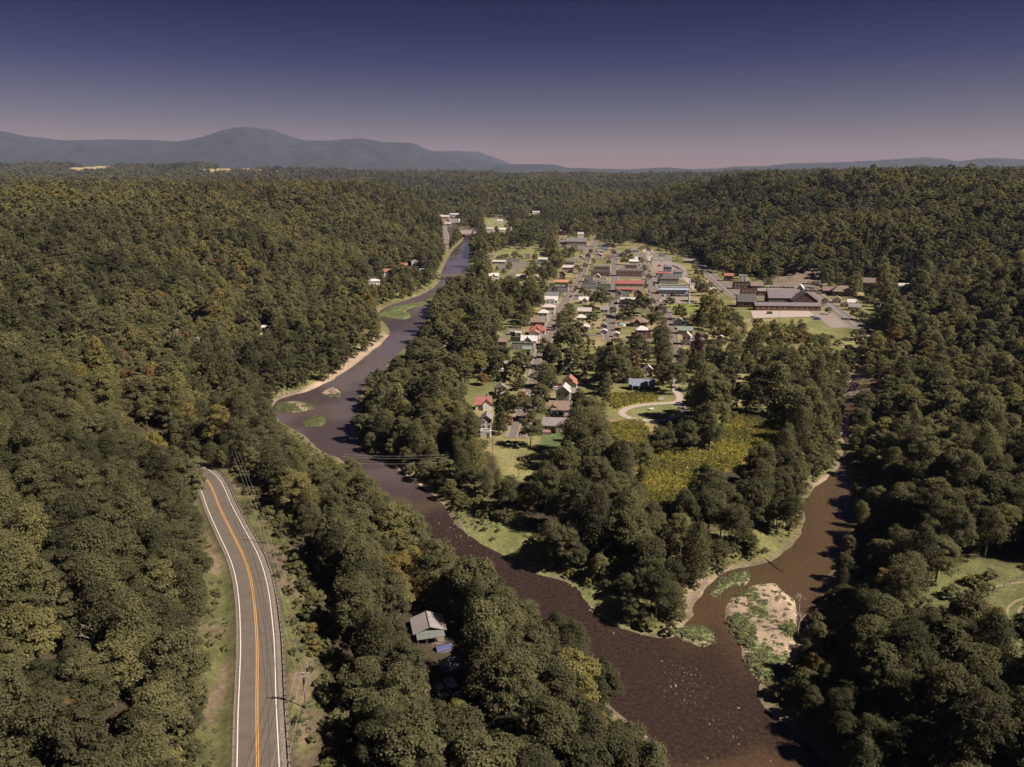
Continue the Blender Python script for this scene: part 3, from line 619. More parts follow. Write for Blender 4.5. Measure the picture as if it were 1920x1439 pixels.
# ------------------------------------------------------------------ what stays open to view (photo pixels)
MS = 4; MW, MH = 1920//MS, 1440//MS
gx, gy = np.meshgrid((np.arange(MW)+.5)*MS, (np.arange(MH)+.5)*MS)
OPEN = np.zeros((MH, MW), bool)
OPENS = [
 [(862,460),(886,470),(889,505),(868,518),(830,530),(812,550),(806,575),(800,603),(782,630),(745,662),(722,690),(682,702),(668,735),(662,790),(676,830),(700,853),(742,878),(796,905),(840,940),(870,958),(930,972),(1000,1018),(1010,1045),(1000,1055),(1030,1085),(1075,1085),(1110,1095),(1140,1140),(1190,1172),(1255,1190),(1290,1168),(1302,1130),(1330,1088),(1392,1064),(1450,1040),(1502,1000),(1500,930),(1520,905),(1556,882),(1592,880),(1592,940),(1566,1010),(1545,1055),(1505,1110),(1488,1150),(1468,1185),(1442,1230),(1470,1262),(1422,1300),(1480,1350),(1505,1439),(1262,1439),(1222,1392),(1152,1332),(1152,1292),(1168,1270),(1150,1246),(1132,1200),(1102,1180),(1076,1160),(1030,1128),(1008,1085),(940,1078),(880,1048),(842,1040),(828,1010),(772,965),(736,930),(700,900),(660,858),(600,852),(560,832),(540,800),(502,772),(510,748),(570,728),(640,688),(676,660),(718,625),(722,600),(705,590),(722,568),(795,544),(815,528),(826,500),(838,470)],
 [(392,890),(408,893),(440,930),(485,985),(505,1040),(528,1100),(535,1170),(560,1215),(592,1300),(605,1370),(570,1439),(437,1439),(437,1360),(398,1310),(390,1230),(405,1150),(428,1100),(425,1060),(405,1000),(390,960),(398,930)],
 [(925,812),(945,790),(958,790),(985,770),(992,810),(1000,840),(1018,812),(1062,812),(1062,830),(1012,852),(1000,892),(945,890),(922,850)],
 [(1140,765),(1148,737),(1250,735),(1262,722),(1287,728),(1287,760),(1278,775),(1255,790),(1225,796),(1205,797),(1212,832),(1175,835),(1140,800)],
 [(1240,866),(1262,856),(1360,862),(1375,790),(1472,785),(1462,810),(1400,840),(1390,872),(1310,884),(1272,922),(1258,950),(1222,945),(1215,900)],
 [(1088,535),(1100,500),(1106,470),(1112,455),(1205,462),(1232,472),(1262,481),(1290,486),(1300,520),(1302,560),(1240,575),(1225,560),(1214,575),(1150,580),(1148,545),(1092,545)],
 [(1290,480),(1312,494),(1345,520),(1375,545),(1420,555),(1505,536),(1545,552),(1610,612),(1570,632),(1515,618),(1512,598),(1408,597),(1380,576),(1360,548),(1325,520)],
 [(832,408),(862,409),(862,424),(850,430),(838,462),(830,462)], [(862,430),(896,430),(896,439),(866,439)], [(905,406),(955,403),(960,420),(910,425)], [(935,465),(975,463),(1020,467),(1000,478),(935,478)], [(992,398),(1012,396),(1012,404),(992,406)],
 [(890,702),(945,712),(950,724),(885,735),(880,715)], [(1082,702),(1112,710),(1110,735),(1080,728)], [(945,628),(975,610),(955,645),(940,645)], [(1118,606),(1225,602),(1222,640),(1118,645)],
 [(1018,700),(1008,700),(1000,726),(1014,726)], [(962,780),(975,776),(985,800),(960,812)],
 [(1855,1122),(1920,1084),(1920,1185),(1872,1145)], [(1870,1216),(1920,1236),(1920,1330),(1885,1290)],
 [(778,1200),(835,1195),(862,1240),(865,1300),(862,1325),(820,1322),(805,1260)],
 [(1258,598),(1306,600),(1332,625),(1330,640),(1270,648)], [(1590,702),(1612,700),(1650,715),(1645,735),(1610,740),(1592,738)], [(1460,506),(1530,503),(1540,525),(1470,530)], [(1590,560),(1640,560),(1660,575),(1600,578)], [(820,514),(860,514),(858,530),(820,530)],
 [(1292,560),(1312,562),(1310,590),(1285,588)], [(925,520),(955,512),(990,492),(992,500),(960,520)], [(1485,975),(497,975),(497,1010),(485,1010)][1:]]
for p_ in OPENS: OPEN |= inpoly(gx, gy, p_)
def open_box(u0, u1, v0, v1):
    if u1-u0 > 12: u0 += 1.5; u1 -= 1.5
    OPEN[max(0, int(v0/MS)):max(0, int(math.ceil(v1/MS))), max(0, int(u0/MS)):max(0, int(math.ceil(u1/MS)))] = True
BOXC = []
KEEP = []   # ground footprints (x, y, r) where nothing grows
# ------------------------------------------------------------------ buildings
WALLC = {'white': (.62,.60,.57), 'cream': (.55,.50,.38), 'grey': (.30,.29,.29), 'blue': (.30,.36,.45), 'paleblue': (.34,.42,.50), 'brick': (.18,.075,.055), 'darkbrick': (.10,.05,.042), 'tan': (.36,.31,.22), 'brown': (.14,.085,.06), 'green': (.20,.25,.19), 'dark': (.06,.055,.06), 'rose': (.42,.28,.26)}
ROOFC = {'white': (.58,.53,.52), 'pale': (.44,.39,.38), 'grey': (.22,.195,.19), 'dark': (.085,.075,.078), 'red': (.29,.095,.085), 'rust': (.30,.12,.08), 'orange': (.40,.19,.11), 'brown': (.20,.14,.11), 'blue': (.17,.20,.28), 'green': (.17,.22,.17), 'mauve': (.15,.125,.14), 'slate': (.15,.14,.145)}
def wallm(c): return paint('wall_'+c, tuple(.84*q for q in WALLC[c]), .8, .1, .8)
def roofm(c): return paint('roof_'+c, tuple(.84*q for q in ROOFC[c]), .6 if c in ('red', 'white', 'blue') else .8, .16, .9, 0, 0, 1.6 if c in ('red', 'white', 'blue', 'pale') else 0)
_wm = {}
def window_meshes(w_, h_):
    k = (round(w_, 1), round(h_, 1))
    if k not in _wm:
        f = MB(); t = .12
        f.box(-w_/2-t, w_/2+t, -.09, .03, -h_/2-t, -h_/2, 0).box(-w_/2-t, w_/2+t, -.09, .03, h_/2, h_/2+t, 0).box(-w_/2-t, -w_/2, -.09, .03, -h_/2, h_/2, 0).box(w_/2, w_/2+t, -.09, .03, -h_/2, h_/2, 0).box(-w_/2, w_/2, -.07, .02, -.04, .04, 0)
        g = MB().box(-w_/2+.003, w_/2-.003, -.05, -.01, .043, h_/2-.003, 0).box(-w_/2+.003, w_/2-.003, -.05, -.01, -h_/2+.003, -.043, 0)
        _wm[k] = (f.me('window', [TRIM]), g.me('pane', [GLASS]))
    return _wm[k]
def windows(root, w_, d, h, storeys, dist, ww=1.0, wh=1.35, gap=2.6, faces='FR'):
    fm, gm_ = window_meshes(ww, wh)
    for s in range(storeys):
        zc = h/storeys*(s+.55)
        if 'F' in faces:
            n = max(2, int(w_/gap)); 
            for i in range(n):
                if s == 0 and i == n//2: continue
                x = -w_/2+w_*(i+.5)/n; o = obj('window', fm, root, (x, -.001, zc)); obj('pane', gm_, o, (0, 0, 0))
        if 'R' in faces:
            n = max(2, int(d/gap))
            for i in range(n):
                y = d*(i+.5)/n; o = obj('window', fm, root, (w_/2+.001, y, zc), math.pi/2); obj('pane', gm_, o, (0, 0, 0))
def roof_mesh(kind, w_, d, h, rh, mat, wallmat, ov=.45):
    """roof plus, for gables, the gable walls"""
    b = MB(); t = .22; x0, x1, y0, y1 = -w_/2-ov, w_/2+ov, -ov, d+ov
    if kind == 'gable_x':      # ridge along the front
        e = h-rh*ov/(d/2)
        b.prism([(y0, e), (d/2, h+rh), (y1, e), (y1, e+t), (d/2, h+rh+t), (y0, e+t)], 'x', x0, x1)
        g = MB().prism([(0, h), (d, h), (d/2, h+rh-.02)], 'x', -w_/2, w_/2)
    elif kind == 'gable_y':
        e = h-rh*ov/(w_/2)
        b.prism([(x0, e), (0, h+rh), (x1, e), (x1, e+t), (0, h+rh+t), (x0, e+t)], 'y', y0, y1)
        g = MB().prism([(-w_/2, h), (w_/2, h), (0, h+rh-.02)], 'y', 0, d)
    elif kind == 'hip':
        g = None; m = min(w_, d)/2; 
        if w_ >= d: r0, r1 = (-w_/2+m, d/2, h+rh), (w_/2-m, d/2, h+rh)
        else: r0, r1 = (0, m, h+rh), (0, d-m, h+rh)
        v = [(x0, y0, h), (x1, y0, h), (x1, y1, h), (x0, y1, h), (x0, y0, h+t), (x1, y0, h+t), (x1, y1, h+t), (x0, y1, h+t), r0, r1]
        if w_ >= d: fs = [(4,5,9,8), (5,6,9), (6,7,8,9), (7,4,8)]
        else: fs = [(4,5,8), (5,6,9,8), (6,7,9), (7,4,8,9)]
        b.add(v, [(3,2,1,0), (0,1,5,4), (1,2,6,5), (2,3,7,6), (3,0,4,7)]+fs)
    else:                       # flat with parapet
        g = None; b.box(-w_/2+.3, w_/2-.3, .3, d-.3, h-.4, h, 0)
        for a in ((-w_/2-.05, w_/2+.05, -.05, .3), (-w_/2-.05, w_/2+.05, d-.3, d+.05)): b.box(*a, h-.3, h+.5, 1)
        for a in ((-w_/2-.05, -w_/2+.3, .3, d-.3), (w_/2-.3, w_/2+.05, .3, d-.3)): b.box(*a, h-.3, h+.5, 1)
    return b.me('roof', [mat, wallmat]), (g.me('gable', [wallmat]) if g else None)
def building(label, u0, u1, vb, storeys=1, df=.8, roof='gable_x', rc='grey', wc='white', rot=-7, rh=None, name='house', cat='house', z=None, h=None, win=True, chim=False, porch=False, door=True, group=None, vis=.9, ann=None, vt=None, wgap=2.6, par=None):
    uc = (u0+u1)/2; x, y, zz = G(uc, vb, z); zz = max(zz, 1.0)
    dist = y*cp-(zz-CAM_H)*sp; w_ = max(2.2, (u1-u0)/FPX*dist)
    if abs(rot) > 20: w_ *= .8
    d = w_*df; h = h or {1: 3.1, 2: 5.9, 3: 8.8}[storeys]; rh = rh if rh is not None else min(w_, d)*.28
    root = thing(name, label, cat, (x, y, zz), math.radians(rot), group)
    b = MB().box(-w_/2, w_/2, 0, d, -.8, h); obj('wall', b.me('wall', [wallm(wc)]), root)
    rm, g = roof_mesh(roof, w_, d, h, rh, roofm(rc), wallm(par or wc)); ro = obj('roof', rm, root)
    if g: obj('gable', g, root)
    if chim: obj('chimney', MB().box(w_*.18, w_*.18+.7, d*.5, d*.5+.7, h, h+rh+1.3).me('chimney', [wallm('brick')]), ro)
    if win: windows(root, w_, d, h, storeys, dist, gap=wgap)
    if door:
        o = obj('door', MB().box(-.5, .5, -.06, .03, 0, 2.1).me('door', [paint('door_paint', (.12,.08,.07), .6)]), root, (-w_/2+w_*(max(2, int(w_/wgap))//2+.5)/max(2, int(w_/wgap)), 0, 0))
    if porch:
        pr = MB().prism([(-2.4, 2.5), (-.03, 3.0), (-.03, 3.12), (-2.4, 2.62)], 'x', -w_*.42, w_*.42).me('porch_roof', [roofm(rc)]); obj('porch_roof', pr, root)
        for i in range(4): obj('porch_post', MB().box(-.07, .07, -.07, .07, 0, 2.5).me('porch_post', [TRIM]), root, (-w_*.4+w_*.8*i/3, -2.25, 0))
        obj('porch_floor', MB().box(-w_*.42, w_*.42, -2.4, -.03, -.5, .15).me('porch_floor', [WOOD]), root)
    for a in (ann or []):   # (x, y, w, d, h, roof, rh, rc): wings
        ax, ay, aw, ad, ah, ar, arh, arc = a
        o = obj('wing', MB().box(-aw/2, aw/2, 0, ad, -.8, ah).me('wing', [wallm(wc)]), root, (ax*w_, ay*d, 0))
        m_, g_ = roof_mesh(ar, aw, ad, ah, arh, roofm(arc), wallm(wc)); obj('wing_roof', m_, o)
        if g_: obj('wing_gable', g_, o)
        if win and aw > 3:
            fm, gm_ = window_meshes(1.0, 1.35)
            for i in range(max(1, int(aw/3))): wo = obj('window', fm, o, (-aw/2+aw*(i+.5)/max(1, int(aw/3)), -.001, ah*.55))
    KEEP.append((x-math.sin(math.radians(rot))*d/2, y+d/2, max(w_, d)*.55+1.5))
    if vis:
        BOXC.append((uc, vb-4, dist, (u1-u0)/2))
        top = proj(x, y, zz+h+rh)[1]; m_ = (u1-u0)*(1-vis)/2
        open_box(u0+m_, u1-m_, min(top, vb-4)+2, vb+1)
    return root
B = building
# nearest rows, both sides of the street end
B('red metal roofed white house with a cross gable, beside the tall dark conifer', 892, 921, 769, 1, .55, 'gable_x', 'red', 'white', 6, 2.6, ann=[(.25, -.25, 4.2, 5, 3.2, 'gable_y', 1.8, 'red')], chim=True)
B('white two-storey house with a plain gable end, just below the red metal roof', 902, 922, 806, 2, 1.3, 'gable_y', 'grey', 'white', -2, 1.8, h=4.6, ann=[(-.75, .4, 4, 5, 3.0, 'flat', .3, 'green')])
B('small white shed with a flat pale roof at the foot of the white two-storey house', 901, 920, 821, 1, .6, 'flat', 'pale', 'white', -4, 0, name='shed', cat='shed', h=2.6, win=False)
B('grey roofed cottage with a white gable, in the trees behind the red metal roof', 930, 953, 742, 1, .8, 'gable_y', 'grey', 'white', 10, 2.2)
B('L-shaped tan house with a grey roof, nearest on the right of the street end', 1018, 1064, 811, 1, .55, 'gable_x', 'grey', 'tan', -5, 2.4, h=3.2, ann=[(.27, -.32, 5.2, 5.5, 3.2, 'gable_y', 1.5, 'grey'), (.62, .35, 4.2, 5, 2.8, 'flat', .2, 'mauve')])
B('white single-storey house with a brown roof and a long front porch', 1030, 1071, 777, 1, .6, 'gable_x', 'brown', 'white', -4, 2.3, porch=True, chim=True, ann=[(-.32, -.05, 4, 5, 3.0, 'gable_y', 1.5, 'rust')])
B('big white two-storey house with a grey cross-gabled roof behind the porch house', 1042, 1068, 757, 2, 1.0, 'gable_y', 'pale', 'white', -14, 2.6, ann=[(.62, .25, 4.5, 6, 5.2, 'gable_x', 1.6, 'grey'), (.95, .2, 2.6, 4, 3, 'gable_x', .8, 'white')])
B('white cottage with a rust-orange double gable roof and parked junk beside it', 1055, 1079, 728, 1, .9, 'gable_y', 'rust', 'white', -10, 2.6, ann=[(.3, -.28, 4.0, 4, 2.6, 'gable_y', 1.5, 'rust')])
B('pale blue-white house half hidden by dark trees right of the street', 1056, 1069, 697, 2, .9, 'gable_y', 'grey', 'paleblue', -8)
B('large grey-roofed white house mostly under trees, left of the street', 948, 984, 706, 1, .8, 'gable_x', 'grey', 'white', 8, 4.5, vis=.6)
B('pale green roofed two-storey house against the long white-roofed block', 980, 996, 673, 2, .8, 'gable_x', 'green', 'cream', -6, vis=.8)
B('long low building with a flat whitish roof, above the pale green house', 957, 1001, 657, 1, .4, 'flat', 'white', 'grey', -6, 0, name='long_building', cat='building')
B('white house with a white cross-gabled metal roof left of the street', 977, 1006, 648, 1, .7, 'gable_x', 'white', 'white', -6, 2.5, ann=[(-.05, -.2, 5, 5, 3.4, 'gable_y', 2.2, 'white')])
B('narrow white house with a dull red gable, between two white roofs and a red one', 992, 1011, 642, 2, .9, 'gable_y', 'rust', 'white', -6)
B('house with a bright red cross-gabled roof in the middle of the left row', 993, 1022, 629, 1, .8, 'hip', 'red', 'cream', -6, 3.6, ann=[(0, -.2, 6, 6, 3.3, 'gable_y', 2.4, 'red')])
B('brown roofed building with dark walls and a white corner porch', 994, 1021, 612, 1, .6, 'gable_x', 'brown', 'dark', -6, 2.4)
B('white house with a white pyramid roof, second below the flat white one', 1009, 1027, 602, 2, .8, 'hip', 'white', 'white', -6, 2.4)
B('wide white two-storey house with a pale hipped roof in the left row', 1015, 1040, 591, 2, .7, 'hip', 'pale', 'white', -6, 2.2)
B('white house with a small flat white roof in the left row', 1023, 1040, 577, 2, .6, 'flat', 'white', 'white', -6, 0)
B('white gabled house with a white porch in the left row, below the dark roof', 1021, 1045, 570, 1, .7, 'gable_x', 'white', 'white', -6, 2.6)
B('dark grey roofed house in the left row behind the white gabled one', 1025, 1047, 562, 1, .7, 'gable_x', 'slate', 'grey', -6, 3)
B('long grey flat-roofed commercial block under the orange roof', 1025, 1065, 549, 1, .45, 'flat', 'grey', 'grey', -6, 0, name='shop_building', cat='shop', h=4)
B('building with a bright orange metal roof at the top of the street', 1040, 1065, 537, 1, .5, 'gable_x', 'orange', 'cream', -6, 1.8, name='shop_building', cat='shop', h=4)
B('brown roofed gabled house behind the orange roof', 1049, 1060, 525, 2, .9, 'gable_y', 'brown', 'brown', -6, 3)
B('white house with a faded rose metal roof beyond the orange roof', 1054, 1075, 512, 2, .7, 'gable_x', 'pale', 'rose', -6, 2)
B('dark hip-roofed house beyond the faded rose roof', 1058, 1077, 502, 2, .7, 'hip', 'dark', 'grey', -6, 2)
B('white flat-roofed shop near the far end of the left row', 1073, 1084, 490, 1, .7, 'flat', 'white', 'white', -6, 0, h=4, name='shop_building', cat='shop')
B('small white gabled cottage by the upper left of the street, near the lawn', 1085, 1092, 485, 1, .9, 'gable_y', 'white', 'white', -6)
# sheds and outbuildings on the left lawns
B('left one of two small grey outbuildings by the curving lane', 956, 966, 629, 1, .8, 'gable_x', 'grey', 'grey', -6, name='shed', cat='shed', h=2.6, win=False)
B('right one of two small grey outbuildings by the curving lane', 967, 977, 631, 1, .8, 'gable_x', 'pale', 'white', -6, name='shed', cat='shed', h=2.6, win=False)
B('long dark open carport on the lawn beside the white cross gable', 957, 977, 641, 1, .3, 'flat', 'dark', 'dark', -6, 0, name='carport', cat='carport', h=2.5, win=False, door=False)
B('brown roofed shed among trees beside the curving lane', 934, 950, 649, 1, .9, 'gable_x', 'brown', 'brown', -6, name='shed', cat='shed', h=2.8, win=False)
B('small pale blue shed at the edge of the left lawn', 900, 911, 701, 1, .7, 'gable_x', 'blue', 'white', 5, name='shed', cat='shed', h=2.3, win=False)
B('small brown roofed cottage deep in the riverside trees', 838, 852, 655, 1, .8, 'gable_x', 'brown', 'brown', 12, vis=.8)
# right side of town, near
B('tan gabled cream house behind the goldenrod and the blue roof', 1207, 1224, 704, 1, .8, 'gable_y', 'tan' if 'tan' in ROOFC else 'pale', 'cream', -7, 2)
B('long house with a blue-grey metal roof, dark walls and a porch above the loop drive', 1180, 1226, 731, 1, .3, 'gable_x', 'blue', 'darkbrick', -3, 2.0, porch=True)
B('two-storey brick house with a white hipped roof and side porches', 1192, 1214, 636, 2, .8, 'hip', 'white', 'brick', -4, 2.4, ann=[(-.68, .2, 2.4, 4, 2.8, 'flat', .2, 'white'), (.66, .2, 2.4, 4, 2.8, 'flat', .2, 'white')])
B('wide brown hip-roofed house with pale trim behind the white hipped roof', 1182, 1213, 613, 1, .8, 'hip', 'brown', 'brown', -8, 3.2, ann=[(-.1, -.15, 5, 5, 3.2, 'gable_y', 2.2, 'rust')])
B('lower right small white shed of the back gardens', 1150, 1161, 633, 1, .8, 'gable_y', 'white', 'white', -6, name='shed', cat='shed', h=2.5, win=False)
B('small brown shed with a pale roof behind the white garden shed', 1153, 1164, 621, 1, .8, 'gable_x', 'brown', 'brown', -6, name='shed', cat='shed', h=2.5, win=False)
B('small white garage left of the alley, front of a pair', 1126, 1138, 628, 1, .8, 'gable_y', 'white', 'white', -6, name='garage', cat='garage', h=2.6, win=False)
B('small grey garage left of the alley, rear of a pair', 1126, 1138, 617, 1, .8, 'gable_y', 'grey', 'grey', -6, name='garage', cat='garage', h=2.6, win=False)
B('blue-white house with a grey complex roof, right of the shaded avenue', 1262, 1284, 612, 1, .7, 'gable_y', 'grey', 'paleblue', -14, 2.6, ann=[(.75, .35, 9, 6, 3.2, 'gable_x', 2, 'grey')])
B('green metal roofed building between the blue-white house and the white barn-like one', 1271, 1298, 628, 1, .6, 'gable_x', 'green', 'grey', -10, 2)
B('tall white house with a steep pale roof and a low wing beside the maroon tree', 1279, 1294, 648, 2, 1.0, 'gable_y', 'pale', 'white', -16, 2.4, ann=[(1.0, .2, 9, 6, 3.2, 'gable_x', 1.8, 'pale')])
B('small gambrel shed with pale brown roof right of the green roof', 1317, 1328, 637, 1, 1.2, 'gable_y', 'brown', 'white', -8, name='shed', cat='shed', h=2.8, win=False)
B('small white shed right of the gambrel shed under trees', 1345, 1354, 638, 1, .8, 'gable_x', 'pale', 'white', -8, name='shed', cat='shed', h=2.4, win=False)
B('white house with white metal roof, left of the big round tree', 1086, 1103, 570, 1, .8, 'gable_x', 'white', 'white', -6, 2.4, ann=[(.1, -.2, 4.5, 4, 3, 'gable_y', 2, 'white')])
B('long pale-roofed white house, below the white metal roof', 1083, 1108, 591, 1, .5, 'gable_x', 'pale', 'white', -6, 2.2)
B('small white hipped house in the garden left of the alley', 1081, 1097, 604, 1, .8, 'hip', 'white', 'white', -6, 2.2)
B('white cottage under the dark trees, left of the two garages', 1090, 1105, 622, 1, .8, 'hip', 'white', 'white', -6, 2)
B('little white house beside the alley, right of the long pale roof', 1126, 1140, 588, 1, .8, 'gable_x', 'grey', 'white', -6, 2)
B('grey awning-fronted store with dark ground floor at the main street', 1090, 1118, 543, 1, .6, 'flat', 'slate', 'grey', -6, 0, name='shop_building', cat='shop', h=5)
B('grey-green flat-roofed store behind the awning-fronted one', 1095, 1112, 530, 1, .8, 'flat', 'green', 'grey', -6, 0, name='shop_building', cat='shop', h=6)
B('white gabled store with bright metal roof between flat-roofed ones', 1115, 1125, 529, 2, 1, 'gable_y', 'white', 'white', -6, 2, name='shop_building', cat='shop')
B('store with a brilliant white flat roof beside the white gable', 1126, 1137, 532, 2, 1, 'flat', 'white', 'white', -6, 0, name='shop_building', cat='shop')
B('green-awninged low store below the white flat roof', 1119, 1145, 543, 1, .5, 'flat', 'green', 'green', -6, 0, name='shop_building', cat='shop', h=4)
B('dark red brick block with a grey roof, front of the brick row left', 1108, 1144, 519, 2, .4, 'flat', 'grey', 'darkbrick', -6, 0, name='brick_block', cat='building', par='grey')
B('dark red brick block with a white parapet, rear of the brick row left', 1114, 1143, 509, 2, .4, 'flat', 'slate', 'darkbrick', -6, 0, name='brick_block', cat='building', par='white')
B('wide red brick block with a white parapet behind the long red roof', 1156, 1204, 519, 2, .3, 'flat', 'grey', 'brick', -6, 0, name='brick_block', cat='building', par='white', h=7)
B('narrow brick block with a pale roof behind the wide brick one', 1173, 1194, 506, 2, .4, 'flat', 'pale', 'brick', -6, 0, name='brick_block', cat='building', par='white')
RB = B('long three-storey cream hall with a long red metal roof and red awning', 1154, 1206, 549, 2, .45, 'gable_x', 'red', 'cream', -6, 2.2, name='town_hall', cat='building', h=8.2, wgap=3.2)
obj('awning', MB().prism([(-3.2, 3.1), (-.06, 4.1), (-.06, 4.3), (-3.2, 3.3)], 'x', -12, 5).me('awning', [roofm('red')]), RB)
B('grey gabled store left below the long red roof', 1154, 1165, 562, 2, 1, 'gable_y', 'slate', 'grey', -6, 2, name='shop_building', cat='shop')
B('low store with white roof between a grey gable and a brick one', 1167, 1180, 558, 1, .7, 'flat', 'white', 'grey', -6, 0, name='shop_building', cat='shop', h=4)
B('brick gabled house below the right end of the long red roof', 1189, 1204, 562, 2, .8, 'gable_y', 'brown', 'brick', -6, 2.4)
B('long dark-walled warehouse with a whitish roof below the brick gable', 1163, 1202, 572, 1, .4, 'gable_x', 'pale', 'dark', -6, 1.2, name='warehouse', cat='warehouse', h=4.5)
B('dark-roofed pavilion with a white base at the upper edge of town', 1179, 1198, 475, 1, .8, 'hip', 'slate', 'white', -4, 4, name='pavilion', cat='pavilion', h=3.5)
B('white house with a pale roof under the trees left of the pickup lot', 1180, 1196, 500, 2, .7, 'gable_x', 'white', 'white', -6, 2)
B('second white-roofed house behind the brick blocks, further up', 1184, 1195, 490, 1, .7, 'gable_x', 'white', 'white', -6, 2)
B('long white shop front with garage-like bays facing the car lot', 1222, 1259, 492, 1, .35, 'flat', 'white', 'white', -4, 0, name='shop_building', cat='shop', h=5.5)
B('smaller white block behind the left end of the bayed shop', 1220, 1233, 480, 1, .5, 'flat', 'pale', 'white', -4, 0, name='shop_building', cat='shop', h=5)
B('pale flat-roofed block behind the right end of the bayed shop', 1236, 1247, 483, 1, .5, 'flat', 'pale', 'grey', -4, 0, name='shop_building', cat='shop', h=5)
B('low grey-roofed building by the right bend of the main road', 1281, 1302, 494, 1, .5, 'gable_x', 'grey', 'grey', -14, 2, name='building', cat='building')
B('grey-blue two-storey building in the middle of the car lot', 1244, 1259, 511, 2, .8, 'hip', 'slate', 'blue', -10, 2, name='building', cat='building')
B('store with a salmon red flat roof beside the grey gambrel building', 1231, 1256, 521, 1, .5, 'gable_x', 'red', 'white', -6, 1.2, name='shop_building', cat='shop', h=4.5)
B('grey gambrel building with white windows right of the salmon roof', 1263, 1279, 521, 2, .8, 'hip', 'slate', 'paleblue', -6, 2.6, name='building', cat='building')
B('big dark hip-roofed hall behind the pale blue store', 1236, 1272, 533, 1, .6, 'hip', 'dark', 'grey', -4, 5, name='hall', cat='building', h=5)
LB = B('pale blue store front with a white flat roof and a long blue awning', 1237, 1289, 552, 1, .3, 'flat', 'white', 'paleblue', -3, 0, name='store', cat='store', h=7, wgap=3.4, par='white')
obj('awning', MB().prism([(-1.6, 4.0), (-.06, 5.4), (-.06, 5.6), (-1.6, 4.2)], 'x', -13.5, 13.5).me('awning', [paint('blue_awning', (.22,.28,.35), .7)]), LB)
B('white house in the trees at the upper left of the right-hand streets', 1115, 1129, 487, 2, .8, 'gable_y', 'white', 'white', -6, 2.4)
B('grey gabled house just behind the white one, at the upper middle street', 1118, 1130, 476, 1, .8, 'hip', 'grey', 'grey', -6, 2.4)
B('low red-roofed store by the upper middle street', 1135, 1148, 486, 1, .6, 'flat', 'red', 'rose', -6, 0, name='shop_building', cat='shop', h=4)
B('grey flat-roofed block with white parapet at the second street', 1157, 1172, 483, 2, .6, 'flat', 'grey', 'grey', -6, 0, name='shop_building', cat='shop', par='white')
B('long white-roofed store furthest up the second street', 1127, 1151, 463, 1, .5, 'flat', 'white', 'white', -6, 0, name='shop_building', cat='shop', h=5)
B('white block in front of the furthest white-roofed store', 1123, 1140, 470, 1, .5, 'flat', 'white', 'paleblue', -6, 0, name='shop_building', cat='shop', h=4)
B('large school-like building with a broad dark gabled roof at the far end of town', 1062, 1100, 461, 1, .5, 'gable_x', 'slate', 'tan', -8, 5, name='large_hall', cat='building', h=6)
B('lower dark-roofed wing building left of the broad dark roof', 1049, 1062, 459, 1, .6, 'gable_x', 'slate', 'grey', -8, 2, name='building', cat='building', h=4)
# left of the street, in the riverside trees
B('white cross-gabled house in the trees near the river bridge', 917, 935, 523, 1, .7, 'gable_x', 'white', 'white', 0, 2.4, ann=[(0, -.25, 4, 4, 3, 'gable_y', 2, 'white')])
B('orange brick house with a pale roof near the lane bend', 968, 987, 524, 1, .6, 'gable_x', 'pale', 'rose', -3, 1.6)
B('small white gabled house right of the orange brick one', 1000, 1011, 527, 1, .9, 'gable_y', 'white', 'white', -10, 2.4)
B('long low building with a pale roof, left one of two by the riverside lawn', 923, 948, 496, 1, .4, 'gable_x', 'pale', 'grey', -3, 1.6, name='long_building', cat='building')
B('long low building with a white roof, right one of two by the riverside lawn', 949, 975, 492, 1, .3, 'flat', 'white', 'grey', -3, 0, name='long_building', cat='building', h=3.4)
B('purple-grey two-storey house behind the big round tree, by the upper lawn', 1009, 1026, 496, 2, .6, 'gable_x', 'pale', 'mauve' if 'mauve' in WALLC else 'blue', -6, 2)
B('brick house with dark roof at the end of the upper lawn', 985, 995, 486, 2, .8, 'flat', 'dark', 'rose', -6, 0)
B('little white hipped house beside the river above the bridge', 917, 926, 484, 1, .8, 'hip', 'slate', 'white', 0, 2)
# far industrial strip by the river
for (u0, u1, vb, rc, wc, lb) in [(834,861,417,'white','white','long white-roofed works building by the far river'), (824,842,409,'pale','rose','small rose-walled works building furthest up the far river'), (844,860,409,'pale','white','small white works building furthest up, right one'), (863,895,437,'white','rose','long low factory with a white roof and rose walls on the far river bend'),
        (836,846,425,'pale','grey','small grey works shed below the long white works roof'), (932,942,420,'white','white','white house by the far green field'), (998,1012,403,'pale','white','white farmhouse at the foot of the far wooded hill'), (912,925,436,'pale','white','pale-roofed house between far trees, left one'), (934,948,437,'white','white','pale-roofed house between far trees, right one'), (1050,1062,441,'pale','rose','rose-walled house in the far trees above the dark school roof'), (1083,1094,446,'pale','white','white house in the far trees right of the rose-walled one')]:
    B(lb, u0, u1, vb, 1, .5, 'flat' if u1-u0 > 20 else 'gable_x', rc, wc, -3, 0 if u1-u0 > 20 else 3, name='far_building', cat='building', h=6, win=(u1-u0 > 14), door=False, wgap=5)
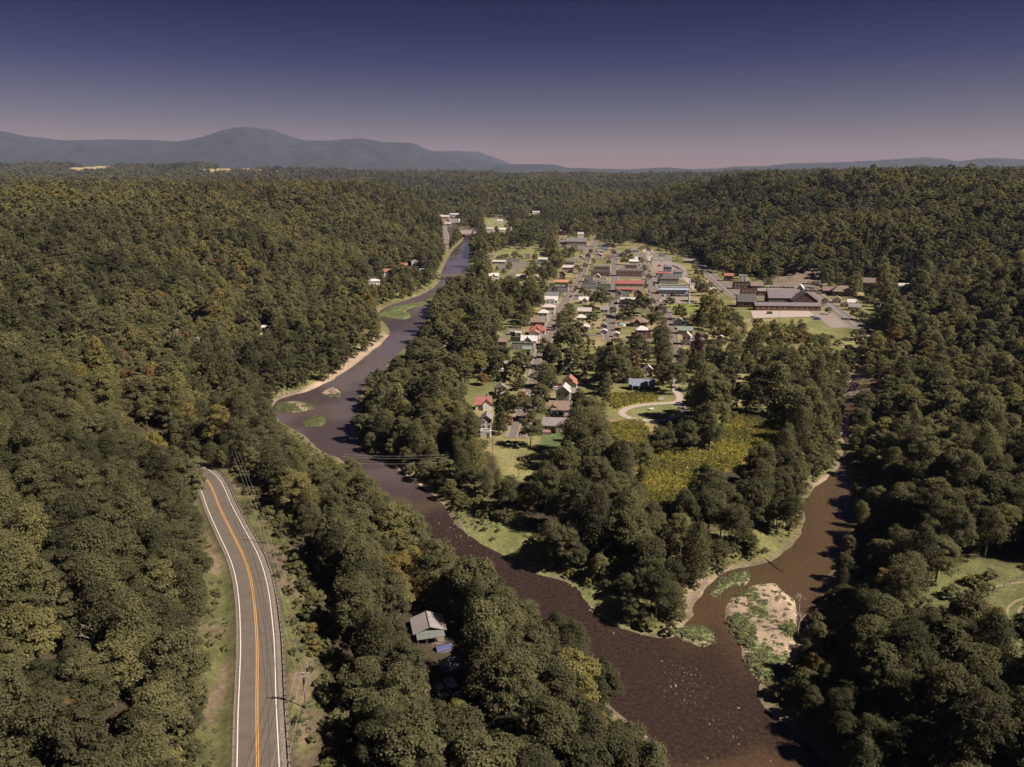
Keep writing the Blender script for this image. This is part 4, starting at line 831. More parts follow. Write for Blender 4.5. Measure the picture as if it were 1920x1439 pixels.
# left bank hamlet
B('red-roofed brown house on the wooded left bank above the bridge', 747, 764, 503, 1, .7, 'gable_x', 'rust', 'brown', 10, 2.4)
B('white house on the left bank beside the red-roofed brown one', 772, 783, 500, 2, .8, 'gable_y', 'white', 'white', 10)
B('white house with a faded pink roof on the left bank', 718, 734, 521, 2, .8, 'gable_x', 'rose' if 'rose' in ROOFC else 'rust', 'white', 12, 2.4)
B('white flat-roofed house furthest left of the left bank houses', 690, 712, 534, 1, .7, 'hip', 'white', 'white', 14, 2)
B('low white garage at the water side of the left bank', 787, 797, 510, 1, .6, 'flat', 'white', 'white', 10, 0, name='garage', cat='garage', h=2.8)
B('white metal-roofed house in a clearing of the left woods', 492, 508, 626, 1, .7, 'gable_x', 'white', 'white', 14, 2.2)
B('small white outbuilding in front of the white metal roof in the left woods', 488, 499, 635, 1, .7, 'flat', 'white', 'white', 14, 0, name='shed', cat='shed', h=2.6, win=False)
B('small white house in the left woods further from the river, upper one', 358, 371, 596, 1, .8, 'gable_x', 'white', 'white', 14, 2)
B('small white house in the left woods further from the river, lower one', 322, 333, 628, 1, .8, 'gable_x', 'white', 'white', 14, 2)
B('pale roofed house in the left woods nearest the spur', 362, 377, 650, 1, .8, 'gable_x', 'pale', 'grey', 14, 2)
B('white farmhouse on the far left plateau', 216, 222, 355, 2, .8, 'gable_x', 'white', 'white', 5, 3, z=70, win=False, door=False, name='farmhouse')
B('small white barn on the far left plateau', 67, 71, 360, 2, .8, 'gable_x', 'white', 'white', 5, 3, z=70, win=False, door=False, name='farmhouse', cat='barn')
# right of town
SB = B('long low school wing with a mauve roof and brick walls, beside the gravel yard', 1417, 1537, 583, 1, .14, 'gable_x', 'mauve', 'brick', -4, 2.0, name='school_wing', cat='school', h=4, wgap=4.2)
B('big school hall with a dark purple gabled roof behind its long wing', 1441, 1500, 571, 1, .5, 'gable_x', 'mauve', 'darkbrick', -4, 6, name='school_hall', cat='school', h=5.5)
B('dark gabled end block of the school toward the road', 1487, 1532, 575, 1, .6, 'gable_y', 'dark', 'darkbrick', -4, 7, name='school_hall', cat='school', h=4.5)
B('dark gabled brick block at the left end of the school', 1383, 1416, 577, 1, .7, 'gable_x', 'dark', 'darkbrick', -10, 5, name='school_block', cat='school', h=5)
B('brick building with white windows behind the school, left front one', 1390, 1418, 556, 2, .4, 'flat', 'grey', 'brick', -6, 0, name='brick_block', cat='building')
B('brick building with a low roof right of the white-windowed one', 1421, 1435, 555, 1, .7, 'gable_x', 'grey', 'brick', -6, 2, name='brick_block', cat='building', h=4.5)
B('tan and dark flat-roofed block by the main road behind the school', 1376, 1406, 543, 2, .5, 'flat', 'pale', 'darkbrick', -6, 0, name='shop_building', cat='shop')
B('low brown gabled building right of the tan and dark block', 1408, 1430, 544, 1, .6, 'gable_x', 'brown', 'dark', -6, 3, name='shop_building', cat='shop', h=4)
B('dark red house in the hill shade beyond the main road', 1358, 1374, 528, 2, .6, 'gable_x', 'rust', 'darkbrick', -10, 2, vis=.9)
B('white-fronted house in the hill shade right of the dark red one', 1386, 1399, 528, 2, .6, 'flat', 'grey', 'white', -10, 0, vis=.9)
B('blue-white sided barn with a lean-to roof behind the school hall', 1492, 1506, 553, 2, .8, 'gable_y', 'white', 'paleblue', -30, 3, name='barn', cat='barn')
B('broad low brown hipped building right of the school road', 1562, 1598, 556, 1, .6, 'hip', 'brown', 'brown', -14, 5, name='clinic', cat='building', h=4)
B('low dark-walled building joined left of the broad brown hip roof', 1543, 1562, 552, 1, .7, 'gable_x', 'brown', 'darkbrick', -14, 3, name='building', cat='building', h=3.5)
B('white-gabled long barn at the foot of the right hill', 1612, 1643, 540, 1, .5, 'gable_x', 'brown', 'white', -20, 4, name='barn', cat='barn', h=5, vis=.7)
B('pale blue-white warehouse with a curved-looking white roof under trees at right', 1683, 1705, 549, 1, .6, 'gable_x', 'white', 'paleblue', -12, 3, name='warehouse', cat='warehouse', h=5)
B('white house with a pale gable, uppermost of the row right of the road', 1562, 1577, 569, 1, .8, 'gable_y', 'white', 'white', -16, 2.4)
B('white house with a white flat roof, middle of the row right of the road', 1577, 1590, 576, 1, .8, 'flat', 'white', 'white', -16, 0)
B('wide white house with a bright roof in the row right of the road', 1589, 1604, 574, 1, .7, 'gable_x', 'white', 'white', -16, 2)
B('grey-roofed house in front of the wide white one right of the road', 1592, 1613, 583, 1, .6, 'gable_x', 'grey', 'white', -16, 2.2, vis=.8)
B('low house with brown roof in the clearing beyond the grey-roofed row', 1640, 1655, 582, 1, .5, 'gable_x', 'brown', 'white', -12, 2, vis=.8)
# ------------------------------------------------------------------ cabin in the near woods
def cabin():
    x, y, z = G(806, 1198, 9); z = hz(x, y); rot = math.radians(14)
    t = thing('cabin', 'grey metal-roofed cabin with a shallow gable in a dark clearing near the river', 'cabin', (x, y, z), rot)
    w_, d, h = 6.4, 5.0, 2.3
    obj('wall', MB().box(-w_/2, w_/2, 0, d, -1, h).me('wall', [paint('cabin_wall', (.055,.062,.054), .85, .25, 2)]), t)  # wall colour darkened to stand in for the shade on it
    rf = obj('roof', MB().prism([(-w_/2-.7, h-.25), (0, h+1.2), (w_/2+.7, h-.25), (w_/2+.7, h-.1), (0, h+1.35), (-w_/2-.7, h-.1)], 'y', -.7, d+.8).me('roof', [paint('cabin_roof', (.27,.245,.24), .55, .14, .8, 0, .2, 1.7)]), t)
    obj('ridge_cap', MB().bar((0, -.7, h+1.4), (0, d+.8, h+1.4), .12).me('ridge_cap', [GALV]), rf)
    obj('gable', MB().prism([(-w_/2, h), (w_/2, h), (0, h+1.17)], 'y', 0, d).me('gable', [paint('cabin_wall', (0,0,0))]), t)
    fm, gm_ = window_meshes(1.4, 1.2)
    for xx in (-2.2, 2.0): o = obj('window', fm, t, (xx, -.001, 1.7)); obj('pane', gm_, o, (0, 0, 0))
    obj('door', MB().box(-.5, .5, -.06, .03, 0, 2.1).me('door', [TRIM]), t, (.1, 0, 0))
    obj('porch_floor', MB().box(-w_/2, w_/2, -2.6, -.05, -.6, .05).me('porch_floor', [WOOD]), t)
    obj('porch_roof', MB().prism([(-2.7, 1.95), (-.05, 2.3), (-.05, 2.4), (-2.7, 2.05)], 'x', -w_/2, w_/2).me('porch_roof', [paint('porch_sheet', (.12,.13,.12), .6)]), t)
    for i in range(4): obj('porch_post', MB().box(-.07, .07, -.07, .07, 0, 1.95).me('porch_post', [WOOD]), t, (-w_/2+.2+(w_-.4)*i/3, -2.55, 0))
    KEEP.append((x, y+4, 8)); KEEP.append((x+3, y-9, 8)); open_box(766, 832, 1158, 1200)
    return x, y, z
CX, CY, CZ = cabin()
# ------------------------------------------------------------------ vehicles
def car_body(kind, paintm):
    b = MB(); L, W = (4.5, 1.8) if kind != 'truck' else (5.4, 1.95); H1 = .85 if kind != 'truck' else 1.0
    b.prism([(-L/2, .35), (-L/2, H1-.12), (-L/2+.15, H1), (L/2-.2, H1-.05), (L/2, H1-.25), (L/2, .35)], 'y', -W/2, W/2, 0)
    if kind == 'truck':
        b.box(-L/2+.05, -.35, -W/2, -W/2+.1, H1, H1+.35, 0).box(-L/2+.05, -.35, W/2-.1, W/2, H1, H1+.35, 0).box(-L/2, -L/2+.1, -W/2, W/2, H1-.1, H1+.35, 0)
        b.box(-.02, 1.0, -W/2+.12, W/2-.12, H1+.62, H1+.7, 0)
    else: b.box(-1.45 if kind == 'van' else -1.05, .35, -W/2+.2, W/2-.2, H1+.52, H1+.6, 0)
    return b.me('body', [paintm])
def cabin_glass(kind):
    b = MB(); H1, W = (.85, 1.8) if kind != 'truck' else (1.0, 1.95)
    x0, x1, x2, x3 = {'car': (-1.6, -1.05, .35, 1.05), 'van': (-2.05, -1.5, .4, 1.1), 'truck': (-.35, -.05, 1.0, 1.6)}[kind]; t = .52 if kind != 'truck' else .62
    vs = [(x0, -W/2+.08, H1-.1), (x3, -W/2+.08, H1-.1), (x3, W/2-.08, H1-.1), (x0, W/2-.08, H1-.1), (x1, -W/2+.22, H1+t), (x2, -W/2+.22, H1+t), (x2, W/2-.22, H1+t), (x1, W/2-.22, H1+t)]
    b.add(vs, [(3,2,1,0),(4,5,6,7),(0,1,5,4),(1,2,6,5),(2,3,7,6),(3,0,4,7)], 0); return b.me('windows', [GLASS])
_wheel = None
def wheel_me():
    global _wheel
    if not _wheel: _wheel = MB().bar((0, -.12, 0), (0, .12, 0), .34, 0, 12).bar((0, -.13, 0), (0, .13, 0), .17, 1, 8).me('wheel', [paint('tyre', (.025,.025,.025), .9), GALV])
    return _wheel
CARC = {'white': (.62,.61,.60), 'silver': (.36,.36,.37), 'grey': (.14,.14,.15), 'black': (.03,.03,.035), 'dark blue': (.04,.06,.14), 'red': (.32,.04,.035), 'tan': (.30,.25,.18), 'dark green': (.03,.06,.04)}
_cp = {}
def car(color, kind, x, y, rz, label, group=None, z=None):
    k = (color, kind)
    if k not in _cp: _cp[k] = (car_body(kind, paint('car_'+color.replace(' ', '_'), CARC[color], .3, .04)), cabin_glass(kind))
    z = hz(x, y)+.16 if z is None else z
    t = thing({'car': 'parked_car', 'van': 'parked_van', 'truck': 'pickup_truck'}[kind], label, {'car': 'car', 'van': 'van', 'truck': 'pickup'}[kind], (x, y, z), rz, group)
    bd, gl = _cp[k]; obj('body', bd, t); obj('windows', gl, t)
    if math.hypot(x, y) < 760:
        for sx_ in (-1, 1):
            for sy_ in (-1, 1): obj('wheel', wheel_me(), t, (sx_*(1.45 if kind != 'truck' else 1.7), sy_*.86, .34))
    return t
x, y, z = G(826, 1302, 9); car('tan', 'van', x, y, math.radians(-62), 'tan van parked left in the dark clearing below the cabin')
x, y, z = G(849, 1297, 9); car('silver', 'truck', x, y, math.radians(-62), 'silver pickup with purple-grey bonnet parked right of the tan van below the cabin')
x, y, z = G(833, 1220, 9)
t = thing('covered_boat', 'small boat under a blue tarpaulin between the cabin and its shed', 'boat', (x, y, z), .4)
obj('hull', MB().prism([(-1.9, 0), (-2.1, .8), (2.0, .8), (1.6, 0)], 'y', -.8, .8).me('hull', [paint('boat_hull', (.16,.16,.17), .6)]), t); obj('tarpaulin', MB().prism([(-1.0, .8), (1.0, .8), (.8, 1.0), (0, 1.45), (-.8, 1.0)], 'x', -1.9, 1.4).me('tarpaulin', [paint('blue_tarpaulin', (.025,.035,.12), .6)]), t)
x, y, z = G(852, 1272, 9)
t = thing('lean_to_shed', 'dark low shed with a sloping grey roof in the clearing below the cabin', 'shed', (x, y, z), .35)
obj('wall', MB().box(-2.2, 2.2, 0, 3.2, -.5, 2.0).me('wall', [WOOD]), t); obj('roof', MB().prism([(-.4, 2.02), (3.5, 2.6), (3.5, 2.72), (-.4, 2.14)], 'x', -2.6, 2.6).me('roof', [paint('shed_sheet', (.09,.10,.10), .6, .2, 1)]), t)
# cars through the town
rc_ = random.Random(5)
def car_line(pts, n, off, where, z=TZ, kinds=('car', 'car', 'car', 'van', 'truck'), rotoff=0, grp=None):
    ln = resample(smooth_line([P(u, v, z) for u, v in pts], 6), 1.0); step = len(ln)/n
    names = ['first', 'second', 'third', 'fourth', 'fifth', 'sixth', 'seventh', 'eighth', 'ninth', 'tenth', 'eleventh', 'twelfth']
    for i in range(n):
        k = min(len(ln)-2, int(i*step+rc_.uniform(.1, .5)*step)); p, q_ = ln[k], ln[k+1]; a = math.atan2(q_[1]-p[1], q_[0]-p[0]); nx, ny = math.sin(a), -math.cos(a)
        c = rc_.choice(list(CARC)); kd = rc_.choice(kinds); word = {'car': 'car', 'van': 'van', 'truck': 'pickup'}[kd]
        car(c, kd, p[0]+nx*off, p[1]+ny*off, a+rotoff, f'{c} {word} parked {names[i]} {where}', grp, hz(*p)+.16)
car_line([(1232,500),(1262,500),(1282,512)], 8, 0, 'from the left in the lot below the bayed shop', rotoff=math.pi/2, grp='cars in the lot below the bayed shop')
car_line([(1240,556),(1293,556)], 9, 0, 'from the left in the lot before the pale blue store', rotoff=math.pi/2, grp='cars before the pale blue store')
car_line([(1228,553),(1218,530),(1211,505),(1206,485)], 6, 3.4, 'up the right kerb of the third street', grp='cars along the third street')
car_line([(1226,553),(1217,530),(1210,505)], 5, -3.4, 'up the left kerb of the third street', grp='cars along the third street')
car_line([(1060,562),(1083,530),(1095,505),(1103,478)], 8, 3.0, 'up the right kerb of the main street', grp='cars along the main street')
car_line([(1062,560),(1080,532),(1092,505),(1100,482)], 6, -3.0, 'up the left kerb of the main street', grp='cars along the main street')
car_line([(1155,569),(1205,569)], 5, 0, 'from the left in the lot below the dark warehouse', rotoff=math.pi/2, grp='cars below the dark warehouse')
car_line([(1445,540),(1500,541)], 10, 0, 'from the left in the lot behind the school hall', rotoff=math.pi/2, grp='cars behind the school hall')
car_line([(1325,515),(1350,537),(1372,553)], 5, 5.5, 'down the far verge of the curving main road', grp='cars beside the curving main road')
car_line([(1010,690),(1003,715)], 2, 2.6, 'under the trees of the near street', grp='cars on the near street')
car_line([(842,420),(880,420)], 6, 0, 'from the left in the yard of the far works', rotoff=math.pi/2, grp='cars at the far works')
for u, v, c, k, a, lb in [(1532,600,'dark blue','truck',0,'dark blue pickup on the grass edge by the pale concrete pad'), (1526,596,'silver','van',0,'silver van just behind the pickup by the pale concrete pad'), (1044,731,'white','van',.2,'white camper by the rust-orange double gable cottage'), (1052,729,'red','truck',.1,'red pickup between the camper and the rust-orange cottage'), (1236,565,'white','car',-1.3,'white car leaving the lot into the third street'), (984,742,'white','van',1.3,'white van at the kerb under orange trees'), (1134,602,'grey','car',1.5,'grey car by the alley'), (943,697,'white','car',.2,'white car in front of the large grey-roofed house')]:
    x, y, z = G(u, v); car(c, k, x, y, a, lb)
x, y, z = G(1443, 589)
t = thing('skip_container', 'dark rectangular container alone on the gravel yard below the school', 'container', (x, y, z), 0); obj('container_body', MB().box(-1.8, 1.8, -1.1, 1.1, .1, 1.9).me('container_body', [paint('container_paint', (.035,.035,.06), .6)]), t)
for i in range(5): obj('rib', MB().box(-.04, .04, -1.16, -1.102, .15, 1.85).me('rib', [GALV]), t, (-1.5+.75*i, 0, 0))
x, y, z = G(1221, 769)
t = thing('picnic_table', 'pale picnic table in the middle of the mown loop', 'picnic table', (x, y, z), .4)
obj('table_top', MB().box(-1.1, 1.1, -.45, .45, .74, .82).me('table_top', [TRIM]), t)
for s in (-1, 1): obj('bench', MB().box(-1.1, 1.1, -.15, .15, .42, .48).me('bench', [TRIM]), t, (0, s*.85, 0)); obj('leg', MB().bar((s*.8, -.85, 0), (s*.8, .1, .74), .05).bar((s*.8, .85, 0), (s*.8, -.1, .74), .05).me('leg', [TRIM]), t)
x, y, z = G(1239, 753)
t = thing('board_sign', 'small grey board sign on two posts by the loop drive', 'sign', (x, y, z), .2); obj('board', MB().box(-1.4, 1.4, -.05, .05, .8, 2.2).me('board', [paint('sign_board', (.34,.33,.34), .6)]), t)
for s in (-1, 1): obj('post', MB().box(-.06, .06, .052, .15, -.2, 2.2).me('post', [WOOD]), t, (s*1.2, 0, 0))
x, y, z = G(1167, 611)
t = thing('swimming_pool', 'round turquoise garden pool left of the wide brown hip roof', 'pool', (x, y, z)); obj('pool_wall', MB().bar((0, 0, 0), (0, 0, 1.1), 2.4, 0, 20).me('pool_wall', [TRIM]), t); obj('water_surface', MB().bar((0, 0, 1.1), (0, 0, 1.104), 2.25, 0, 20).me('water_surface', [paint('pool_water', (.10,.50,.60), .2)]), t)
# brown deck of the tan house
x, y, z = G(1025, 813)
t = thing('garden_deck', 'small brown raised deck with rails at the corner of the tan house', 'deck', (x, y, z), -.08)
obj('deck_floor', MB().box(-1.9, 1.9, -1.6, 1.6, .9, 1.02).me('deck_floor', [paint('deck_wood', (.22,.12,.09), .8, .2, 2)]), t)
for i in range(4): obj('post', MB().box(-.07, .07, -.07, .07, -.3, 2.0).me('post', [WOOD]), t, ((-1.85, 1.85)[i % 2], (-1.55, 1.55)[i//2], 0))
obj('rail', MB().box(-1.78, 1.78, -1.58, -1.52, 1.85, 1.95).me('rail', [TRIM]), t); obj('skirt', MB().box(-1.78, 1.78, -1.56, -1.5, 0, .88).me('skirt', [paint('deck_wood', (0,0,0))]), t)
# ------------------------------------------------------------------ guard rail along the highway
def offset(line, o):
    T = np.gradient(line, axis=0); T /= np.linalg.norm(T, axis=1)[:, None]; return line+np.stack([T[:, 1], -T[:, 0]], -1)*o
gl = offset(RW, 5.1); sel = (gl[:, 1] > 60) & (gl[:, 1] < 232); gl2, gzv = gl[sel], RZ[sel]
t = thing('guard_rail', 'long galvanised guard rail on posts along the river side of the highway', 'guard rail', (float(gl2[0, 0]), float(gl2[0, 1]), float(gzv[0])))
o0 = Vector((gl2[0, 0], gl2[0, 1], gzv[0]))
prof = [(0, .45), (-.07, .52), (0, .60), (-.07, .68), (0, .76)]
Vb = []
Tn = np.gradient(gl2, axis=0); Tn /= np.linalg.norm(Tn, axis=1)[:, None]
for i in range(len(gl2)):
    for a, b_ in prof: Vb.append((gl2[i, 0]+Tn[i, 1]*a-o0.x, gl2[i, 1]-Tn[i, 0]*a-o0.y, gzv[i]+b_-o0.z))
k = len(prof); Fb = [(i*k+j, i*k+j+1, (i+1)*k+j+1, (i+1)*k+j) for i in range(len(gl2)-1) for j in range(k-1)]
obj('rail_beam', mesh('rail_beam', Vb, Fb, [paint('rail_steel', (.11,.09,.085), .6, .25, 2, 0, .3)]), t)
pm = MB().box(-.06, .06, -.08, .08, -.5, .78).me('post', [WOOD])
g3 = resample(np.column_stack([offset(RW, 5.25)[sel], gzv]), 1.9)
for p in g3: obj('post', pm, t, (p[0]-o0.x, p[1]-o0.y, p[2]-o0.z))
# ------------------------------------------------------------------ utility poles and wires
def pole(name, label, x, y, z, h, arms=1, rz=0, arm=2.4, cat='utility pole', r=.15):
    t = thing(name, label, cat, (x, y, z), rz); obj('pole', MB().bar((0, 0, -1), (0, 0, h), r, 0, 8, r*.65).me('pole', [WOOD]), t)
    for a in range(arms):
        ca_ = obj('crossarm', MB().box(-arm/2, arm/2, -.2, -.08, -.06, .06).me('crossarm', [paint('pale_arm', (.32,.28,.25), .8)]), t, (0, 0, h-.35-.8*a))
        for s in (-1, -.5, .5, 1): obj('insulator', MB().bar((s*arm*.46, -.14, .06), (s*arm*.46, -.14, .3), .06).me('insulator', [GALV]), ca_)
    obj('transformer', MB().bar((.35, 0, h-2.6), (.35, 0, h-1.6), .26, 0, 10).me('transformer', [GALV]), t) if arms > 1 else None
    open_pt = proj(x, y, z+h); open_box(open_pt[0]-6, open_pt[0]+6, open_pt[1]-4, open_pt[1]+24)
    return [(x+math.cos(rz)*s*arm*.46, y+math.sin(rz)*s*arm*.46, z+h-.05) for s in (-1, 0, 1)]
def topxy(u, vtop, z, h):
    x, y = P(u, vtop, z+h); return float(x), float(y)
za = 15.0; xa, ya = topxy(567, 1258, za, 10.5); A1 = pole('utility_pole', 'leaning-armed wooden utility pole with double crossarm, nearest beside the highway', xa, ya, hz(xa, ya), 10.5+za-hz(xa, ya), 2, .1)
zb_ = 14.5; xb, yb = topxy(491, 975, zb_, 10); A2 = pole('utility_pole', 'wooden utility pole with a pale crossarm at the bend of the highway', xb, yb, hz(xb, yb), 10+zb_-hz(xb, yb), 1, -.15)
xc, yc = -128, 300; A3 = pole('utility_pole', 'distant wooden utility pole on the left bank beyond the highway bend', xc, yc, hz(xc, yc), 11, 1, .3)
xd, yd = -32, 62; A0 = pole('utility_pole', 'wooden utility pole at the bottom edge by the guard rail', xd, yd, hz(xd, yd), 11, 1, .1)
def wires(label, ends, cat='power line', sag=1.2, r=.022):
    t = None; x0 = Vector(ends[0][0]); t = thing('power_line', label, cat, x0)
    for a, b_ in ends:
        m = MB(); a, b_ = Vector(a)-x0, Vector(b_)-x0; pr = a
        for i in range(1, 13):
            f = i/12; p = a.lerp(b_, f)-Vector((0, 0, sag*4*f*(1-f))); m.bar(pr, p, r, 0, 4); pr = p
        obj('wire', m.me('wire', [WIRE]), t)
wires('three thin wires between the bottom pole and the double-arm pole', list(zip(A0, A1)))
wires('three thin wires sagging beside the highway from the double-arm pole to the bend pole', list(zip(A1, A2)))
wires('three thin wires from the bend pole toward the left bank', list(zip(A2, A3)))
x, y, z = G(973, 896); xl, yl = x, y
P1 = pole('lamp_pole', 'pole with white floodlights on a crossarm above the mown grass by the river', x, y, z, 9.5, 2, 0, 2.0)
x, y, z = G(945, 813); P2 = pole('utility_pole', 'wooden pole beside the tall conifer at the street end', x, y, z, 9, 1, .1)
x, y, z = G(924, 858); P3 = pole('lamp_pole', 'pole with white lamps at the left edge of the mown grass', x, y, z, 8.5, 1, 0, 1.6)
a_ = [P(640, v, 13) for v in (852, 856, 868)]; b2 = [P(842, v, 13) for v in (852, 857, 865)]
wires('three long wires crossing the river above the meadow bank', [((*p, 13), (*q_, 13)) for p, q_ in zip(a_, b2)], sag=.8, r=.035)
for (u, v, h, lb) in [(1010,706,9,'wooden pole on the near street under trees'), (1030,640,9,'wooden pole by the red cross-gabled roof'), (1063,566,9,'wooden pole at the first corner of the main street'), (1215,560,9,'wooden pole at the third street corner'), (1345,548,9,'wooden pole on the curve of the main road'), (1460,600,9,'wooden pole at the gravel yard')]:
    x, y, z = G(u, v); pole('utility_pole', lb, x, y, z, h, 1, .1)
x, y, z = G(1291, 571)
t = thing('mast', 'tall slender pale grey mast beside the pale blue store', 'mast', (x, y, z)); dd = proj(x, y, z)[2]; mh = 46/FPX*dd*1.02
obj('mast_shaft', MB().bar((0, 0, -.5), (0, 0, mh), .75, 0, 12, .42).me('mast_shaft', [paint('mast_steel', (.46,.41,.38), .5)]), t)
obj('antenna', MB().bar((0, 0, mh), (0, 0, mh+1.2), .1).me('antenna', [GALV]), t); obj('flange', MB().bar((0, 0, mh*.5), (0, 0, mh*.5+.3), .85, 0, 12).me('flange', [GALV]), t); open_box(1288, 1296, 524, 572)
x, y, z = G(958, 436); t = thing('silo', 'white silo in the far trees beyond the upper lawn', 'silo', (x, y, z)); obj('silo_wall', MB().bar((0, 0, -1), (0, 0, 9), 2.6, 0, 14).me('silo_wall', [TRIM]), t); obj('dome', MB().bar((0, 0, 9), (0, 0, 10.4), 2.6, 0, 14, .6).me('dome', [GALV]), t); open_box(955, 962, 428, 436)
# ------------------------------------------------------------------ river bridge and truss bridge
p0 = P(812, 524, 0); p1 = P(866, 524, 0); L_ = float(np.hypot(*(p1-p0))); ang = math.atan2(p1[1]-p0[1], p1[0]-p0[0])
t = thing('river_bridge', 'low concrete road bridge across the river above the town', 'bridge', (float(p0[0]), float(p0[1]), 0), ang)
obj('deck', MB().box(-6, L_+8, -4, 4, 3.4, 4.2).me('deck', [CONC]), t)
for s in (-1, 1): obj('parapet', MB().box(-6, L_+8, -.15, .15, 4.2, 5.1).me('parapet', [CONC]), t, (0, s*3.8, 0))
for i in range(3): obj('pier', MB().box(-.6, .6, -3.6, 3.6, -1.5, 3.398).me('pier', [CONC]), t, (L_*(.12+.38*i), 0, 0))
p0 = np.array(P(1598, 742, 5)); zt = 5.0
t = thing('truss_bridge', 'old rusty steel truss bridge over the creek among the right-hand trees', 'bridge', (float(p0[0]), float(p0[1]), zt), math.radians(24))
Lb, Wb, Hb = 24, 5.0, 5.2
obj('deck', MB().box(-1, Lb, 0, Wb, -.4, 0).me('deck', [WOOD]), t)
for yy in (0, Wb):
    m = MB(); n_ = 5; dx_ = Lb/n_; tops = [0]+[Hb]*(n_-1)+[0]
    for i in range(n_):
        a, b_ = (i*dx_, yy, tops[i]+.1), ((i+1)*dx_, yy, tops[i+1]+.1); m.bar(a, b_, .2, 0, 4)
        m.bar((i*dx_, yy, .1), ((i+1)*dx_, yy, .1), .16, 0, 4)
        if tops[i]: m.bar((i*dx_, yy, .1), (i*dx_, yy, Hb), .14, 0, 4); m.bar((i*dx_, yy, Hb), ((i+1)*dx_, yy, .1), .08, 0, 4) if i < n_-1 else None
    obj('truss_side', m.me('truss_side', [RUST]), t)
for i in range(1, 5): obj('cross_beam', MB().bar((i*Lb/5, 0, Hb+.1), (i*Lb/5, Wb, Hb+.1), .15, 0, 4).me('cross_beam', [RUST]), t)
KEEP.append((float(p0[0])+10, float(p0[1])+6, 9))
# ------------------------------------------------------------------ meadow fence
fp = resample(smooth_line([P(u, v, 6) for u, v in [(1925,1095),(1890,1108),(1862,1122),(1850,1135),(1862,1150),(1890,1168),(1925,1188)]], 8), 2.6)
z0f = hz(*fp[0]); t = thing('meadow_fence', 'thin wire fence curving round the corner of the right-hand meadow', 'fence', (float(fp[0, 0]), float(fp[0, 1]), z0f))
pm = MB().box(-.05, .05, -.05, .05, -.3, 1.3).me('post', [WOOD]); m = MB(); pr = None
for p in fp:
    q_ = (p[0]-fp[0, 0], p[1]-fp[0, 1], hz(*p)-z0f); obj('post', pm, t, q_)
    if pr: 
        for zz in (.4, .8, 1.2): m.bar((pr[0], pr[1], pr[2]+zz), (q_[0], q_[1], q_[2]+zz), .02, 0, 4)
    pr = q_
obj('wire', m.me('wire', [GALV]), t)
# fallen log in the creek
a = P(1432, 1046, .1); b_ = P(1470, 1074, .3); t = thing('fallen_log', 'thin dark fallen trunk lying in the brown creek above the island', 'log', (float(a[0]), float(a[1]), .1))
obj('log_trunk', MB().bar((0, 0, 0), (float(b_[0]-a[0]), float(b_[1]-a[1]), .35), .16, 0, 7, .09).me('log_trunk', [paint('wet_bark', (.05,.035,.03), .8)]), t)
for f in (.35, .7): obj('branch', MB().bar(((b_[0]-a[0])*f, (b_[1]-a[1])*f, .2), ((b_[0]-a[0])*f+.7, (b_[1]-a[1])*f+.2, .8), .05, 0, 5).me('branch', [BARK]), t)
# ------------------------------------------------------------------ scatter of trees
STREET_ALL = [(resample(l, 4), wd) for l, wd in STREETS_W]
EXTRA = [(134, 158, 25), (112, 158, 13), (CX+8, CY-4, 6)]+[(*P(u, v, 1), r_) for u, v, r_ in ((905,965,8),(960,1000,9),(1005,1022,9),(1110,1118,6),(1150,1155,5),(1440,1200,12),(1455,1145,11),(1430,1255,7))]
def clear_mask(x, y):
    m = sinpoly(x, y, RIV_W, 60) > .8
    for k_, (pg, h, s) in BARS_W.items(): m &= ~(sinpoly(x, y, pg, 10) < 1.0)
    nf = RW[:, 1] < 214
    m &= near_dist(x, y, RW[nf], False, 20) > 6.6
    m &= near_dist(x, y, RW, False, 20) > 5.2
    m &= near_dist(x, y, offset(RW, 11)[nf], False, 20) > 6.5
    for l, wd in STREET_ALL: m &= near_dist(x, y, l, False, 20) > wd/2+2.2
    m &= near_dist(x, y, LOOP_W, True, 10) > 3.0
    for (p_, m_) in LOTS: m &= sinpoly(x, y, poly(p_, TZ), 8) > 1.0
    for g in (GOLDF, GOLDG): m &= sinpoly(x, y, poly(g, TZ), 8) > 0
    for kx, ky, kr in KEEP+EXTRA: m &= (x-kx)**2+(y-ky)**2 > kr*kr
    return m
def scatter(y0, y1, sp_, jit=.42):
    ys = np.arange(y0, y1, sp_*.87); X, Y = [], []
    for i, y in enumerate(ys):
        hwid = 45+.80*y; xs = np.arange(-hwid-20, hwid, sp_)+(i % 2)*sp_/2
        X.append(xs); Y.append(np.full(xs.shape, y))
    X, Y = np.concatenate(X), np.concatenate(Y)
    return X+RNG.uniform(-jit, jit, X.shape)*sp_, Y+RNG.uniform(-jit, jit, X.shape)*sp_
parts = []
for (y0, y1, s, scl) in [(38, 420, 6.2, .84), (420, 1000, 7.5, 1.0), (1000, 1700, 9.0, 1.1), (1700, 2800, 11.0, 1.3), (2800, 5200, 15, 1.6)]:
    x, y = scatter(y0, y1, s); parts.append(np.column_stack([x, y, np.full(x.shape, scl)]))
T_ = np.concatenate(parts)
m = clear_mask(T_[:, 0], T_[:, 1]); T_ = T_[m]
tx_, ty_, ts_ = T_.T
tz_ = gz(tx_, ty_)
